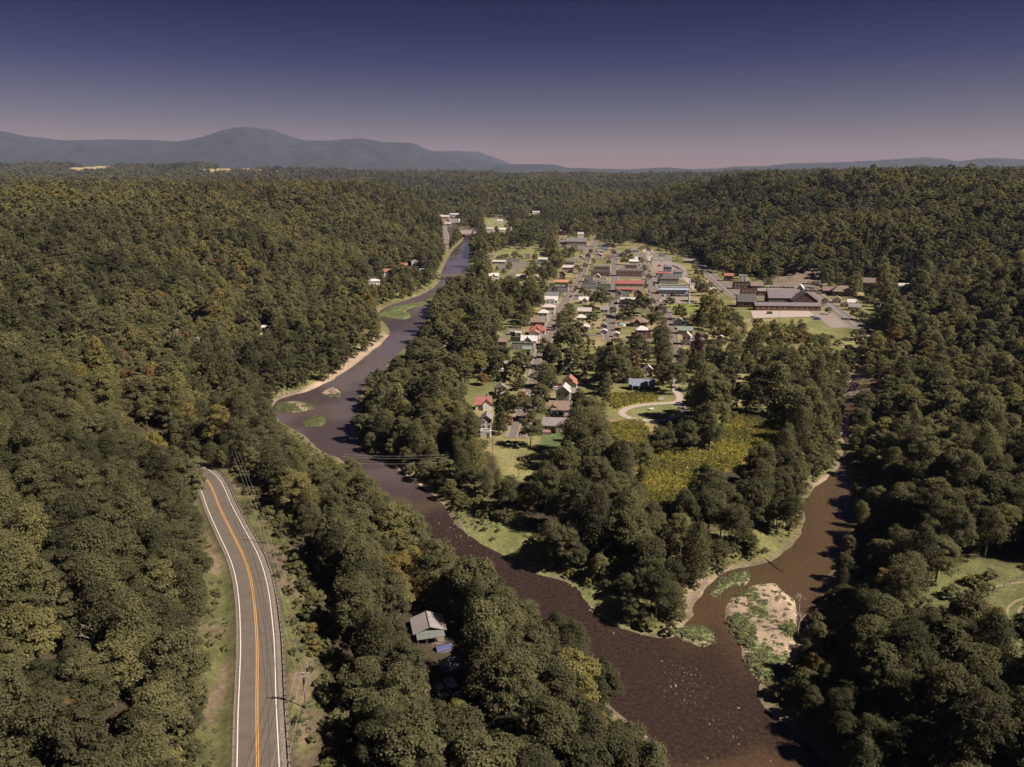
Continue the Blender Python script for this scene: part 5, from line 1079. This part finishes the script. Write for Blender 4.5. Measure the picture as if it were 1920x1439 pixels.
# thinner in town and in the far fields
tw_ = sinpoly(tx_, ty_, TOWN_W, 30); inn = tw_ < -3
rnd = RNG.uniform(size=len(tx_))
urban = inn & ((inpoly(tx_, ty_, poly([(1000,560),(1100,455),(1210,458),(1310,480),(1340,560),(1240,600),(1140,600),(1010,600)], 6))) | inpoly(tx_, ty_, poly([(1340,515),(1500,528),(1640,620),(1560,645),(1500,600),(1380,600)], 6)))
keep = ~(inn & (rnd > .62)); keep &= ~(urban & (rnd > .22))
r_i = np.clip(np.searchsorted(YR, ty_), 0, NR-1); c_i = np.clip(np.interp(tx_/(95+1.02*np.clip(ty_, 0, None)), tx, np.arange(NC)).astype(int), 0, NC-1)
keep &= ~FIELD_MASK[r_i, c_i]
keep &= (ty_ > 60) | (tx_ < -60) | (tx_ > 75)
keep &= ~((np.abs(tx_) < 14) & (ty_ < 55))
# size
sc_ = ts_*RNG.uniform(.70, 1.25, len(tx_))*(.86+.3*fbm(tx_, ty_, 60, 2, 40)*1.0)
big = inn & (RNG.uniform(size=len(tx_)) < .22); sc_ = np.where(big, sc_*1.25, sc_)
sc_ = np.where(inn & ~big, sc_*RNG.uniform(.5, .85, len(tx_)), sc_)
steep = (tx_ > 60) & (ty_ < 160); 
pen = (tx_ > -100) & (ty_ > 150) & (ty_ < 620) & (tz_ < 9) & (RNG.uniform(size=len(tx_)) < .4)
sc_ = np.where(pen, sc_*1.14, sc_); thin = (tx_ > -100) & (ty_ > 150) & (ty_ < 620) & (tz_ < 9) & ~pen & (RNG.uniform(size=len(tx_)) < .35); keep &= ~thin
near_bank = (sinpoly(tx_, ty_, RIV_W, 60) < 9); sc_ = np.where(near_bank, sc_*.8, sc_)
rbank = inpoly(tx_, ty_, poly([(1560,800),(1720,800),(1700,1000),(1640,1200),(1560,1439),(1480,1439),(1440,1250),(1500,1150),(1560,1000)], 3)); sc_ = np.where(rbank, sc_*.74, sc_)
sc_ = np.where(near_dist(tx_, ty_, RW, False, 20) < 12, sc_*.5, sc_)
vi_ = RNG.integers(0, 7, len(tx_)); 
hh = np.array([s[0] for s in specs])[vi_]*sc_; rr = np.array([s[1] for s in specs])[vi_]*sc_
con = (ty_ > 650) & (fbm(tx_, ty_, 120, 3, 45) > .62) & (RNG.uniform(size=len(tx_)) < .5) & ~inn
# keep the openings of the photograph open: a crown may not stand in front of them
def covers(x, y, z, h, r):
    frac = np.zeros(len(x)); pts = [(0, .95), (0, .75), (-.8, .7), (.8, .7), (0, .5), (-.95, .5), (.95, .5), (-.6, .88), (.6, .88), (-.7, .3), (.7, .3), (0, .25)]
    for a, b_ in pts:
        u, v, d = proj(x+a*r, y, z+h*b_); iu = (u/MS).astype(int); iv = (v/MS).astype(int)
        ok = (iu >= 0) & (iu < MW) & (iv >= 0) & (iv < MH) & (d > 1); f = np.zeros(len(x)); f[ok] = OPEN[iv[ok], iu[ok]]; frac += f
    return frac/len(pts)
cv = covers(tx_, ty_, tz_, hh, rr)
# too tall for the gap: a lower tree may still fit
sdt_ = sinpoly(tx_, ty_, RIV_W, 60); lim = np.where((sdt_ < 11) & (ty_ < 420) & ~inpoly(tx_, ty_, poly([(850,940),(1010,1010),(1020,1070),(950,1060),(870,1000)], 0)), .26, .10); lim = np.where((tx_ > 30) & (tx_ < 110) & (ty_ > 200) & (sdt_ > 11), .04, lim)
shrink = (cv > lim) & keep
cv2 = covers(tx_, ty_, tz_, hh*.55, rr*.55); fit = shrink & (cv2 < .05) & (ty_ < 1500); sc_ = np.where(fit, sc_*.55, sc_); hh = np.where(fit, hh*.55, hh); rr = np.where(fit, rr*.55, rr)
keep &= (cv <= lim) | fit
uu, vv, dd_ = proj(tx_, ty_, tz_+hh*.6); ru = rr/dd_*FPX; rv = hh*.42/dd_*FPX; coin = RNG.uniform(size=len(tx_)); blk = np.zeros(len(tx_), bool)
for (bu, bv, bd, bw) in BOXC:
    for off_ in (-.5, .5): blk |= (dd_ < bd) & (((bu+off_*bw-uu)/ru)**2+((bv-vv)/rv)**2 < .9)
keep &= ~(blk & (coin < .8))
# only what the drone could see, with a wide margin: hidden far slopes are left out
def visible(x, y, z):
    vis = np.ones(len(x), bool)
    for f in np.linspace(.35, .985, 34):
        g = gz(x*f, y*f)+np.where(y*f > 250, 9, 0); line = CAM_H+14+(z+14-CAM_H-14)*f; vis &= ~((g > line+10) & (y > 900))
    return vis
keep &= visible(tx_, ty_, tz_+hh*.5)
i_ = np.where(keep)[0]; tx_, ty_, tz_, sc_, vi_, hh, rr, con, inn = [a[i_] for a in (tx_, ty_, tz_, sc_, vi_, hh, rr, con, inn)]
big_t = fbm(tx_, ty_, 90, 3, 51); sm = RNG.normal(0, .155, len(tx_))
tint = .38+(big_t-.5)*.75+(fbm(tx_, ty_, 400, 2, 58)-.5)*.35+sm
u_, v_, d_ = proj(tx_, ty_, tz_+hh*.7)
# the yellowing slope on the left, the orange maples by the cabin
gl_ = np.exp(-(((u_-250)/130)**2+((v_-720)/110)**2)); tint += gl_*.40
tint += .22*np.exp(-(((u_-30)/60)**2+((v_-1050)/180)**2))
og = np.exp(-(((u_-775)/55)**2+((v_-1085)/45)**2)); tint = np.where(og > .4, RNG.uniform(.72, .93, len(tx_)), tint)
og = np.exp(-(((u_-555)/55)**2+((v_-930)/30)**2)); tint = np.where(og > .4, RNG.uniform(.66, .9, len(tx_)), tint)
rare = RNG.uniform(size=len(tx_)) < .014; tint = np.where(rare, RNG.uniform(.74, .93, len(tx_)), tint)
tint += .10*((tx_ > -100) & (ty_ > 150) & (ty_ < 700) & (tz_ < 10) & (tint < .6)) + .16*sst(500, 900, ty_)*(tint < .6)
tint = np.clip(tint, .02, .955); tint = np.where(con, np.clip(tint*.35, 0, .2), tint)
# ------------------------------------------------------------------ single trees: the 285 that show largest
inside = (u_ > -15) & (u_ < 1935) & (v_ > 300) & (v_ < 1452) & ~con
app = np.where(inside, rr/d_, 0)
order = np.argsort(-app)[:285]; single = np.zeros(len(tx_), bool); single[order] = True
LM = [('the curving highway', ROAD_W[10]), ('the cabin', (CX, CY)), ('the bend pole', (xb, yb)), ('the double-arm pole', (xa, ya)), ('the sand bar', tuple(BARS_W['bar_f'][0].mean(0))), ('the stony riffle', tuple(P(1300, 1300))), ('the grassy river bank', tuple(P(930, 1010))), ('the goldenrod field', tuple(P(1320, 880))), ('the right-hand meadow', tuple(P(1890, 1150, 6))), ('the floodlight pole', (xl, yl)), ('the loop drive', tuple(P(1215, 770, 6))), ('the fallen log', tuple(P(1450, 1060))), ('the creek mouth', tuple(P(1300, 1150))), ('the river narrows', tuple(P(1020, 1090))), ('the two grass isles', tuple(P(570, 775))), ('the creek bend', tuple(P(1580, 900))), ('the yellowing slope', tuple(P(200, 700, 30))), ('the bottom of the highway', (-45, 100)), ('the truss bridge', tuple(P(1605, 740)))]
LMA = np.array([l[1][:2] for l in LM])
def tname(t): return ['dark green', 'deep olive', 'olive green', 'light olive', 'yellow-green', 'golden yellow', 'orange', 'maroon'][int(np.searchsorted([.2, .36, .5, .66, .82, .91, .965], t))]
buckets = {}
for i in order:
    dd = np.hypot(LMA[:, 0]-tx_[i], LMA[:, 1]-ty_[i]); j = int(np.argmin(dd)); lx, ly = LMA[j]
    dx_, dy_ = tx_[i]-lx, ty_[i]-ly
    side = ('right of' if dx_ > 0 else 'left of') if abs(dx_) > abs(dy_) else ('beyond' if dy_ > 0 else 'in front of')
    buckets.setdefault((specs[vi_[i]][3], tname(tint[i]), side, j), []).append((dd[j], i))
LABEL = {}
ORD = ['nearest', 'second nearest', 'third nearest', 'fourth nearest', 'fifth nearest', 'sixth nearest', 'seventh nearest']
for (wd, cl, side, j), lst in buckets.items():
    lst.sort()
    for k, (dd, i) in enumerate(lst):
        LABEL[i] = f'{wd} {cl} tree {side} {LM[j][0]}' if len(lst) == 1 else f'{ORD[min(k, 6)]} of the {wd} {cl} trees {side} {LM[j][0]}'
for i in order:
    cm, tm, h, r, wd = NEAR[vi_[i]]; s = float(sc_[i])
    t = thing('broadleaf_tree', LABEL[i], 'tree', (float(tx_[i]), float(ty_[i]), float(tz_[i])-.2), float(RNG.uniform(0, 6.28)), 'broadleaf trees of the river valley')
    t.scale = (s*float(RNG.uniform(.92, 1.1)), s*float(RNG.uniform(.92, 1.1)), s*float(RNG.uniform(.92, 1.1)))
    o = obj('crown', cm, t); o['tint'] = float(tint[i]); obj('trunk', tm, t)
# named trees of the town and river edge
def special(label, u, v, h, r, kind, tnt, name='broadleaf_tree', seed=1, dens=1.0, z=None, leaf=.5):
    x, y, z = G(u, v, z); d = proj(x, y, z)[2]; leaf = max(leaf, .0011*d+.18)
    n_ = int(20*dens) if kind != 'conifer' else 22
    cm = crown_mesh('tree_crown', LEAF, 900+seed, h, r, n_, int(230*(.5/leaf)**1.3*max(1, r*h/80)), leaf, kind=kind, low=.12)
    t = thing(name, label, 'tree' if kind != 'conifer' else 'conifer', (x, y, z)); o = obj('crown', cm, t); o['tint'] = tnt; obj('trunk', trunk_mb(seed, h*.8, r).me('tree_trunk', [BARK]), t)
SPEC = [('bushy olive tree leaning over the left line where the highway vanishes', 368, 938, 9, 3.4, 'round', .45, 'broadleaf_tree'), ('taller olive tree just behind the one at the vanishing end of the highway', 350, 930, 12, 4.2, 'round', .38, 'broadleaf_tree'), ('broad green tree hiding the far bend of the highway', 328, 918, 14, 5, 'round', .3, 'broadleaf_tree'), ('slim tree between the two leaning over the end of the highway', 360, 915, 10, 3.4, 'round', .5, 'broadleaf_tree'), ('tall dark conifer left of the street end', 936, 815, 17, 2.9, 'conifer', .08, 'conifer_tree'), ('tall slim conifer in the riverside park', 925, 655, 20, 3.2, 'conifer', .1, 'conifer_tree'), ('shorter conifer left of the slim park conifer', 893, 668, 16, 3.6, 'column', .15, 'conifer_tree'),
 ('round street-end tree with a broad shadow on the grass', 995, 838, 14.5, 4.6, 'round', .34, 'broadleaf_tree'), ('small orange maple by the white two-storey house', 950, 806, 8, 2.6, 'round', .93, 'broadleaf_tree'), ('golden maple at the street corner before the houses', 980, 765, 8, 3, 'round', .88, 'broadleaf_tree'), ('round olive maple right of the tan house', 1107, 795, 13, 6, 'round', .5, 'broadleaf_tree'),
 ('tall maroon-leaved tree beside the steep white house', 1306, 672, 15, 4.0, 'column', .99, 'broadleaf_tree'), ('dusky maroon tree left of the blue metal roof', 1185, 700, 13, 4.5, 'round', .97, 'broadleaf_tree'), ('giant olive tree above the goldenrod at the lawn edge', 1098, 880, 24, 10, 'round', .38, 'broadleaf_tree'), ('massive dark tree in the middle of the near blocks', 1148, 722, 24, 9, 'round', .3, 'broadleaf_tree'),
 ('big round tree between main and second street', 1127, 580, 17, 9, 'round', .38, 'broadleaf_tree'), ('very dark round tree below the pale warehouse', 1205, 590, 15, 8, 'round', .05, 'broadleaf_tree'), ('dark pyramidal tree left of the very dark round one', 1176, 597, 15, 6.5, 'round', .12, 'broadleaf_tree'), ('tall weeping pale tree by the river bank opposite the green spit', 858, 640, 21, 10, 'round', .72, 'broadleaf_tree'),
 ('left one of the tree cluster standing in the goldenrod', 1238, 850, 11, 5.2, 'round', .22, 'broadleaf_tree'), ('middle one of the tree cluster standing in the goldenrod', 1285, 846, 12, 5.4, 'round', .3, 'broadleaf_tree'), ('right one of the tree cluster standing in the goldenrod', 1330, 842, 12.5, 5.4, 'round', .25, 'broadleaf_tree'),
 ('small rust-coloured tree on the open left lawn', 904, 722, 6, 3, 'round', .93, 'broadleaf_tree'), ('oval tree right of the golden one, in the avenue', 1018, 728, 13, 5, 'column', .45, 'broadleaf_tree'), ('round bushy tree before the porch house', 1003, 790, 11, 5, 'round', .45, 'broadleaf_tree'),
 ('first oval tree of the shaded avenue, nearest the blue roof', 1258, 738, 17, 7, 'round', .3, 'broadleaf_tree'), ('second oval tree up the shaded avenue', 1243, 690, 16, 6, 'column', .36, 'broadleaf_tree'), ('third oval tree up the shaded avenue', 1242, 655, 15, 6, 'column', .36, 'broadleaf_tree'), ('fourth oval tree up the shaded avenue', 1232, 622, 14, 6, 'round', .4, 'broadleaf_tree'), ('conical dark conifer right of the blue-white house', 1310, 618, 15, 5, 'conifer', .12, 'conifer_tree')]
for i, s in enumerate(SPEC): special(*s, seed=i)
TOWN_TREES = [(1092, 556, 8, 3.5), (1104, 562, 8, 4), (1112, 574, 9, 4), (1148, 592, 7, 3), (1098, 536, 6, 2.6), (1222, 575, 7, 3), (1210, 545, 7, 3), (1216, 525, 6, 3), (1080, 548, 6, 2.6), (1070, 538, 6, 2.6), (1088, 514, 6, 2.8), (1113, 497, 7, 3.2), (1142, 498, 7, 3), (1150, 468, 8, 4), (1040, 553, 7, 3), (1012, 562, 9, 4.5), (995, 570, 9, 4.5), (985, 590, 10, 5), (975, 605, 9, 4), (1300, 535, 7, 3.4), (1318, 545, 7, 3.4), (1097, 505, 7, 3), (1103, 487, 8, 3.5), (1108, 478, 8, 3.5), (1170, 497, 9, 5), (1182, 491, 9, 5), (1168, 487, 9, 5), (1200, 498, 10, 5), (1207, 512, 9, 4), (1176, 480, 9, 5), (1022, 505, 10, 5), (1032, 515, 10, 5), (1040, 500, 10, 5), (1030, 488, 11, 6), (1045, 560, 7, 3.5), (1066, 590, 9, 4.5), (1072, 600, 9, 4.5), (1060, 612, 9, 4.5), (1020, 552, 9, 4.5), (1000, 545, 9, 5), (1110, 612, 10, 5), (1085, 640, 13, 6), (1070, 660, 16, 6), (1052, 655, 13, 5), (975, 708, 14, 6), (962, 715, 9, 4), (985, 690, 10, 4), (940, 690, 13, 6), (922, 700, 12, 6), (1018, 672, 12, 4), (1030, 690, 12, 4.5), (1075, 700, 14, 6), (1090, 690, 14, 6), (1262, 560, 6, 3), (1255, 578, 9, 5), (1275, 600, 11, 5), (1322, 555, 8, 4), (1312, 520, 8, 4), (1300, 508, 7, 3), (1330, 545, 8, 4), (1338, 560, 9, 5), (1290, 618, 8, 4), (1238, 600, 12, 5), (1195, 668, 13, 6), (1165, 690, 14, 6), (962, 772, 8, 4), (940, 760, 9, 4), (1012, 760, 10, 4.5), (1082, 790, 8, 4), (1088, 765, 7, 3.5), (1140, 455, 10, 6), (1125, 450, 10, 6), (1150, 480, 8, 4), (1040, 470, 10, 6), (1020, 460, 11, 6), (1215, 475, 7, 4), (1240, 470, 9, 5), (1265, 478, 8, 5), (905, 500, 11, 5), (955, 505, 8, 4), (965, 485, 9, 5), (1478, 560, 8, 3.5), (1440, 540, 8, 4), (1545, 575, 7, 3), (1553, 590, 6, 3), (1625, 575, 10, 5), (1605, 600, 9, 5), (1630, 560, 10, 6), (1665, 555, 11, 6)]
TN = [('dark green', .12), ('olive', .36), ('light olive', .55), ('deep green', .22), ('yellow-green', .70)]
BLD = [(o['label'], o.location.x, o.location.y) for o in D.objects if o.type == 'EMPTY' and o.get('category') in ('house', 'shop', 'building', 'school', 'shed', 'garage', 'barn', 'store', 'warehouse')]
tm_shared = [crown_mesh('tree_crown', LEAF, 800+k, 10, 4.6, 15, 70, .95, low=.12) for k in range(6)]; tt_shared = [trunk_mb(50+k, 8, 4).me('tree_trunk', [BARK]) for k in range(3)]
seen_l = {}
for i, (u, v, h, r) in enumerate(TOWN_TREES):
    x, y, z = G(u, v); b = min(BLD, key=lambda q: (q[1]-x)**2+(q[2]-y)**2); cn, tv = TN[(i*7+i//5) % 5]
    side = ('right of' if x > b[1] else 'left of') if abs(x-b[1]) > abs(y-b[2]) else ('behind' if y > b[2] else 'before')
    words = b[0].replace(',', '').split()[:7]
    while words[-1] in ('a', 'the', 'of', 'with', 'and', 'in', 'one', 'two', 'at', 'by', 'to', 'behind', 'its', 'on'): words.pop()
    lb = f'{cn} garden tree {side} the '+' '.join(words)
    if lb in seen_l: seen_l[lb] += 1; lb = ['', 'another ', 'a third ', 'a fourth ', 'a fifth '][min(4, seen_l[lb])]+lb
    else: seen_l[lb] = 0
    t = thing('garden_tree', lb, 'garden tree', (x, y, z), i*1.3, 'trees among the town blocks'); t.scale = (r/4.6, r/4.6, h/10)
    o = obj('crown', tm_shared[i % 6], t); o['tint'] = tv; obj('trunk', tt_shared[i % 3], t)

for (u, v, h, lb, z) in [(690, 1125, 15, 'bare pale dead tree with forked limbs among the leafy trees before the cabin', 10), (185, 1240, 10, 'bare pale dead snag in the left forest', 30), (1495, 1190, 12, 'bare pale trunk rising from the trees right of the sand bar', 3)]:
    x, y, z = G(u, v, z); t = thing('dead_tree', lb, 'dead tree', (x, y, z)); obj('trunk', trunk_mb(int(u), h, 4.5, 0, True).me('bare_trunk', [PALE_BARK]), t)
# ------------------------------------------------------------------ the rest of the forest: one mass
def gn_mass(name, pts, idx, rotz, scl, tints, coll, kind='stuff', label=None, cat=None, tilt=None):
    m = D.meshes.new(name); m.vertices.add(len(pts)); m.vertices.foreach_set('co', np.asarray(pts, np.float32).ravel())
    a = m.attributes.new('variant', 'INT', 'POINT'); a.data.foreach_set('value', np.asarray(idx, np.int32))
    r = np.zeros((len(pts), 3), np.float32); r[:, 2] = rotz
    if tilt is not None: r[:, :2] = tilt
    a = m.attributes.new('rot', 'FLOAT_VECTOR', 'POINT'); a.data.foreach_set('vector', r.ravel())
    s = np.asarray(scl, np.float32); s = np.repeat(s[:, None], 3, 1) if s.ndim == 1 else s
    a = m.attributes.new('scl', 'FLOAT_VECTOR', 'POINT'); a.data.foreach_set('vector', s.ravel())
    a = m.attributes.new('tint', 'FLOAT', 'POINT'); a.data.foreach_set('value', np.asarray(tints, np.float32))
    g = D.node_groups.new(name+'_scatter', 'GeometryNodeTree'); g.interface.new_socket('Geometry', in_out='INPUT', socket_type='NodeSocketGeometry'); g.interface.new_socket('Geometry', in_out='OUTPUT', socket_type='NodeSocketGeometry')
    gi = g.nodes.new('NodeGroupInput'); go = g.nodes.new('NodeGroupOutput'); ip = g.nodes.new('GeometryNodeInstanceOnPoints'); ci = g.nodes.new('GeometryNodeCollectionInfo')
    ci.inputs[0].default_value = coll; ci.inputs['Separate Children'].default_value = True; ci.inputs['Reset Children'].default_value = True
    ip.inputs['Pick Instance'].default_value = True
    def na(n, t): 
        q = g.nodes.new('GeometryNodeInputNamedAttribute'); q.data_type = t; q.inputs[0].default_value = n; return q.outputs[0]
    g.links.new(gi.outputs[0], ip.inputs['Points']); g.links.new(ci.outputs[0], ip.inputs['Instance']); g.links.new(na('variant', 'INT'), ip.inputs['Instance Index'])
    g.links.new(na('rot', 'FLOAT_VECTOR'), ip.inputs['Rotation']); g.links.new(na('scl', 'FLOAT_VECTOR'), ip.inputs['Scale']); g.links.new(ip.outputs[0], go.inputs[0])
    o = obj(name, m, kind=kind); md = o.modifiers.new('scatter', 'NODES'); md.node_group = g
    if label: o['label'] = label; o['category'] = cat
    return o
rest = ~single; N_ = int(rest.sum()); idx = np.zeros(len(tx_), int)
dist = np.hypot(tx_, ty_)
for name_, lo_, hi_ in (('near', 0, 300), ('mid', 300, 800), ('far', 800, 2000), ('vfar', 2000, 1e9)):
    mk = (dist >= lo_) & (dist < hi_); arr = np.array(VAR[name_]); idx[mk] = arr[vi_[mk] % len(arr)]
mk = con & (dist < 700); idx[mk] = np.array(VAR['con'])[vi_[mk] % 2]; mk = con & (dist >= 700); idx[mk] = np.array(VAR['cfar'])[vi_[mk] % 2]
S3 = np.column_stack([sc_*RNG.uniform(.9, 1.12, len(sc_)), sc_*RNG.uniform(.9, 1.12, len(sc_)), sc_*RNG.uniform(.80, 1.28, len(sc_))])
S3[con & (dist > 700)] *= .8
S3[(tx_ > -100) & (ty_ > 150) & (ty_ < 620) & (tz_ < 9), 2] *= .88
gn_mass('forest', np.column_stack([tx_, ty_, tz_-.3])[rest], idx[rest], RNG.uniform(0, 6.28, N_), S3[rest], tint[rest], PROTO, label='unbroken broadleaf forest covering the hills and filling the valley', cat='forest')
print('trees', len(tx_), 'single', len(order))
# undergrowth: bushes along banks, verges and forest floor near the drone
bx, by = scatter(40, 560, 3.4, .5); sdr = sinpoly(bx, by, RIV_W, 60); rdd = near_dist(bx, by, RW, False, 40)
ok = (rdd > 6.8) & (sdr > 1.2) & (near_dist(bx, by, LOOP_W, True, 10) > 2.5)
for l, wd in STREET_ALL: ok &= near_dist(bx, by, l, False, 20) > wd/2+1.5
for kx, ky, kr in KEEP: ok &= (bx-kx)**2+(by-ky)**2 > (kr+1)**2
for k_, (pg, h, s) in BARS_W.items(): ok &= sinpoly(bx, by, pg, 10) > .5
for g in (GOLDF, GOLDG): ok &= sinpoly(bx, by, poly(g, TZ), 8) > 0
ok &= ~inpoly(bx, by, poly([(925,815),(1062,812),(1062,840),(1010,850),(1000,895),(930,895)], 6)); ok &= ~inpoly(bx, by, poly([(1850,1120),(1920,1070),(1990,1100),(1990,1400),(1860,1300)], 6.5)); ok &= ~inpoly(bx, by, poly([(880,690),(960,700),(960,735),(870,740)], 6))
ok &= ~inpoly(bx, by, poly([(1140,765),(1150,735),(1290,715),(1290,790),(1140,790)], 6))
edge = np.clip(1-np.abs(sdr-8)/10, 0, 1)+np.clip(1-np.abs(rdd-14)/9, 0, 1)
ok &= (fbm(bx, by, 13, 3, 66) > .60-.10*edge) 
bz = gz(bx, by); s_ = RNG.uniform(.45, 1.05, len(bx)); 
cvb = covers(bx, by, bz, 3.2*s_, 2.2*s_); bank = (sdr < 22) | (rdd < 22)
GR = [poly(g_, 0) for g_ in ([(850,940),(1010,1010),(1020,1070),(950,1060),(870,1000)], [(1060,1085),(1130,1090),(1200,1165),(1180,1190),(1130,1165)])]
lush = (sdr > .5) & (sdr < 9) & (by < 330) & ~inpoly(bx, by, GR[0]) & ~inpoly(bx, by, GR[1])
ok |= (rdd > 6.2) & (rdd < 17) & (by < 220) & (fbm(bx, by, 7, 3, 69) > np.where(bx > np.interp(by, ROAD_W[:, 1][::1], ROAD_W[:, 0]), .34, .42)) & (sdr > 5)
ok |= lush & (rdd > 9) & (fbm(bx, by, 13, 3, 67) > .42)
for k_, (pg, h, s) in BARS_W.items(): ok &= sinpoly(bx, by, pg, 10) > .5
ok &= (cvb < .4) | (bank & (RNG.uniform(size=len(bx)) < .35)) | (lush & (RNG.uniform(size=len(bx)) < .75)); s_ = np.where((cvb > .2) | (rdd < 9.5), s_*.5, s_)
bx, by, bz, s_ = bx[ok], by[ok], bz[ok], s_[ok]; tb = np.clip(.5+RNG.normal(0, .13, len(bx)), .05, .85); tb = np.where(RNG.uniform(size=len(bx)) < .04, .85, tb)
gn_mass('undergrowth', np.column_stack([bx, by, bz-.2]), np.array(VAR['bush'])[RNG.integers(0, 3, len(bx))], RNG.uniform(0, 6.28, len(bx)), s_, tb, PROTO, label='low bushes along the banks, verges and forest edges', cat='undergrowth')
# ------------------------------------------------------------------ tufts: goldenrod, river-bar grass, mown verge; stones in the riffles
TUFT = D.collections.new('tuft_shapes')
for i in range(3):
    for nm, mt in (('gold', GOLD), ('reed', REED)):
        o = D.objects.new('tuft_%s_%d' % (nm, i), crown_mesh('tuft', mt, 1200+i, 1.3, 1.0, 5, 26, .34, low=0.0)); TUFT.objects.link(o)
# order: gold_0 gold_1 gold_2 reed_0 ...
def fill(pg, sp_, z=TZ):
    x0, y0 = pg.min(0); x1, y1 = pg.max(0); X, Y = np.meshgrid(np.arange(x0, x1, sp_), np.arange(y0, y1, sp_)); X, Y = X.ravel(), Y.ravel()
    X = X+RNG.uniform(-.5, .5, X.shape)*sp_; Y = Y+RNG.uniform(-.5, .5, X.shape)*sp_; m = inpoly(X, Y, pg); return X[m], Y[m]
gxs, gys = [], []
for g in (GOLDF, GOLDG): a, b_ = fill(poly(g, TZ), 1.25); gxs.append(a); gys.append(b_)
gx_, gy_ = np.concatenate(gxs), np.concatenate(gys)
gt = np.clip(.25+1.0*(fbm(gx_, gy_, 16, 4, 81)-.35)+RNG.normal(0, .12, len(gx_)), 0, 1)
gn_mass('goldenrod', np.column_stack([gx_, gy_, gz(gx_, gy_)-.1]), RNG.integers(0, 3, len(gx_)), RNG.uniform(0, 6.28, len(gx_)), RNG.uniform(.7, 1.3, len(gx_)), gt, TUFT, label='field of yellow goldenrod and weeds between the loop drive and the creek', cat='wildflowers')
rx, ry, rt = [], [], []
for k_, (pg, h, s) in BARS_W.items():
    a, b_ = fill(pg, 1.0 if k_ not in ('spit_c',) else 1.8); kk = ((fbm(a, b_, 8, 4, 71) < .5+.22*(.5-s)*2+.02) | (RNG.uniform(size=len(a)) < .22)); a, b_ = a[kk], b_[kk]; rx.append(a); ry.append(b_); rt.append(np.full(len(a), .55))
a, b_ = scatter(60, 420, 2.0, .5); sdr = sinpoly(a, b_, RIV_W, 40); rdd = near_dist(a, b_, RW, False, 30)
kk = (((sdr > 1.5) & (sdr < 16)) | ((rdd > 6) & (rdd < 16))) & (fbm(a, b_, 10, 3, 93) > .5); rx.append(a[kk]); ry.append(b_[kk]); rt.append(np.full(kk.sum(), .35))
rx, ry, rt = map(np.concatenate, (rx, ry, rt)); rt = np.clip(rt+RNG.normal(0, .13, len(rx)), 0, .8)
gn_mass('bank_grass', np.column_stack([rx, ry, gz(rx, ry)-.08]), 3+RNG.integers(0, 3, len(rx)), RNG.uniform(0, 6.28, len(rx)), np.column_stack([RNG.uniform(.5, 1, len(rx)), RNG.uniform(.5, 1, len(rx)), RNG.uniform(.12, .34, len(rx))]), rt, TUFT, label='rough grass on the river bars, banks and road verges', cat='grass')
STN = D.collections.new('stone_shapes')
for i in range(3):
    bm = bmesh.new(); bmesh.ops.create_icosphere(bm, subdivisions=1, radius=.5); rg = random.Random(i)
    for v in bm.verts: v.co *= rg.uniform(.75, 1.2); v.co.z *= .55
    me = D.meshes.new('stone'); bm.to_mesh(me); bm.free(); me.materials.append(paint('river_stone', (.25,.20,.18), .9, .3, 1.5)); o = D.objects.new('stone_%d' % i, me); STN.objects.link(o)
sx_, sy_ = [], []
for (u, v, r, n_) in [(1290,1262,6,26),(1250,1250,6,10),(1300,1340,16,14),(1240,1350,14,8),(1330,1400,14,14),(1180,1290,10,5),(860,985,7,160),(880,1015,7,120),(820,975,8,60),(940,1045,5,90),(1085,1100,4,70),(1110,1140,4,80),(1150,1175,4,60),(700,850,5,60),(620,738,6,120),(640,700,6,80),(1000,1180,8,30),(1430,1380,12,6),(1520,905,4,30),(1280,1340,30,20),(1180,1180,5,40),(545,742,5,50)]:
    c_ = P(u, v); k = RNG.normal(size=(n_, 2))*r*.6; sx_.append(c_[0]+k[:, 0]); sy_.append(c_[1]+k[:, 1])
sx_, sy_ = np.concatenate(sx_), np.concatenate(sy_); sz_ = np.maximum(gz(sx_, sy_), -.12)
gn_mass('river_stones', np.column_stack([sx_, sy_, sz_]), RNG.integers(0, 3, len(sx_)), RNG.uniform(0, 6.28, len(sx_)), np.clip(RNG.lognormal(-1.25, .45, len(sx_)), .15, .8), sx_*0, STN, label='pale stones breaking the surface of the riffles and lining the banks', cat='stones')
# ------------------------------------------------------------------ air
hb = MB().box(-16500, 16500, -260, 16600, -12, 640).me('haze', [])
hm, nt, o = newmat('haze'); pv = N(nt, 'ShaderNodeVolumePrincipled'); pv.inputs['Color'].default_value = (.48, .58, 1.0, 1); pv.inputs['Density'].default_value = HAZE_D; pv.inputs['Anisotropy'].default_value = .0
nt.links.new(pv.outputs[0], o.inputs['Volume']); hb.materials.append(hm)
obj('haze', hb, kind='stuff')
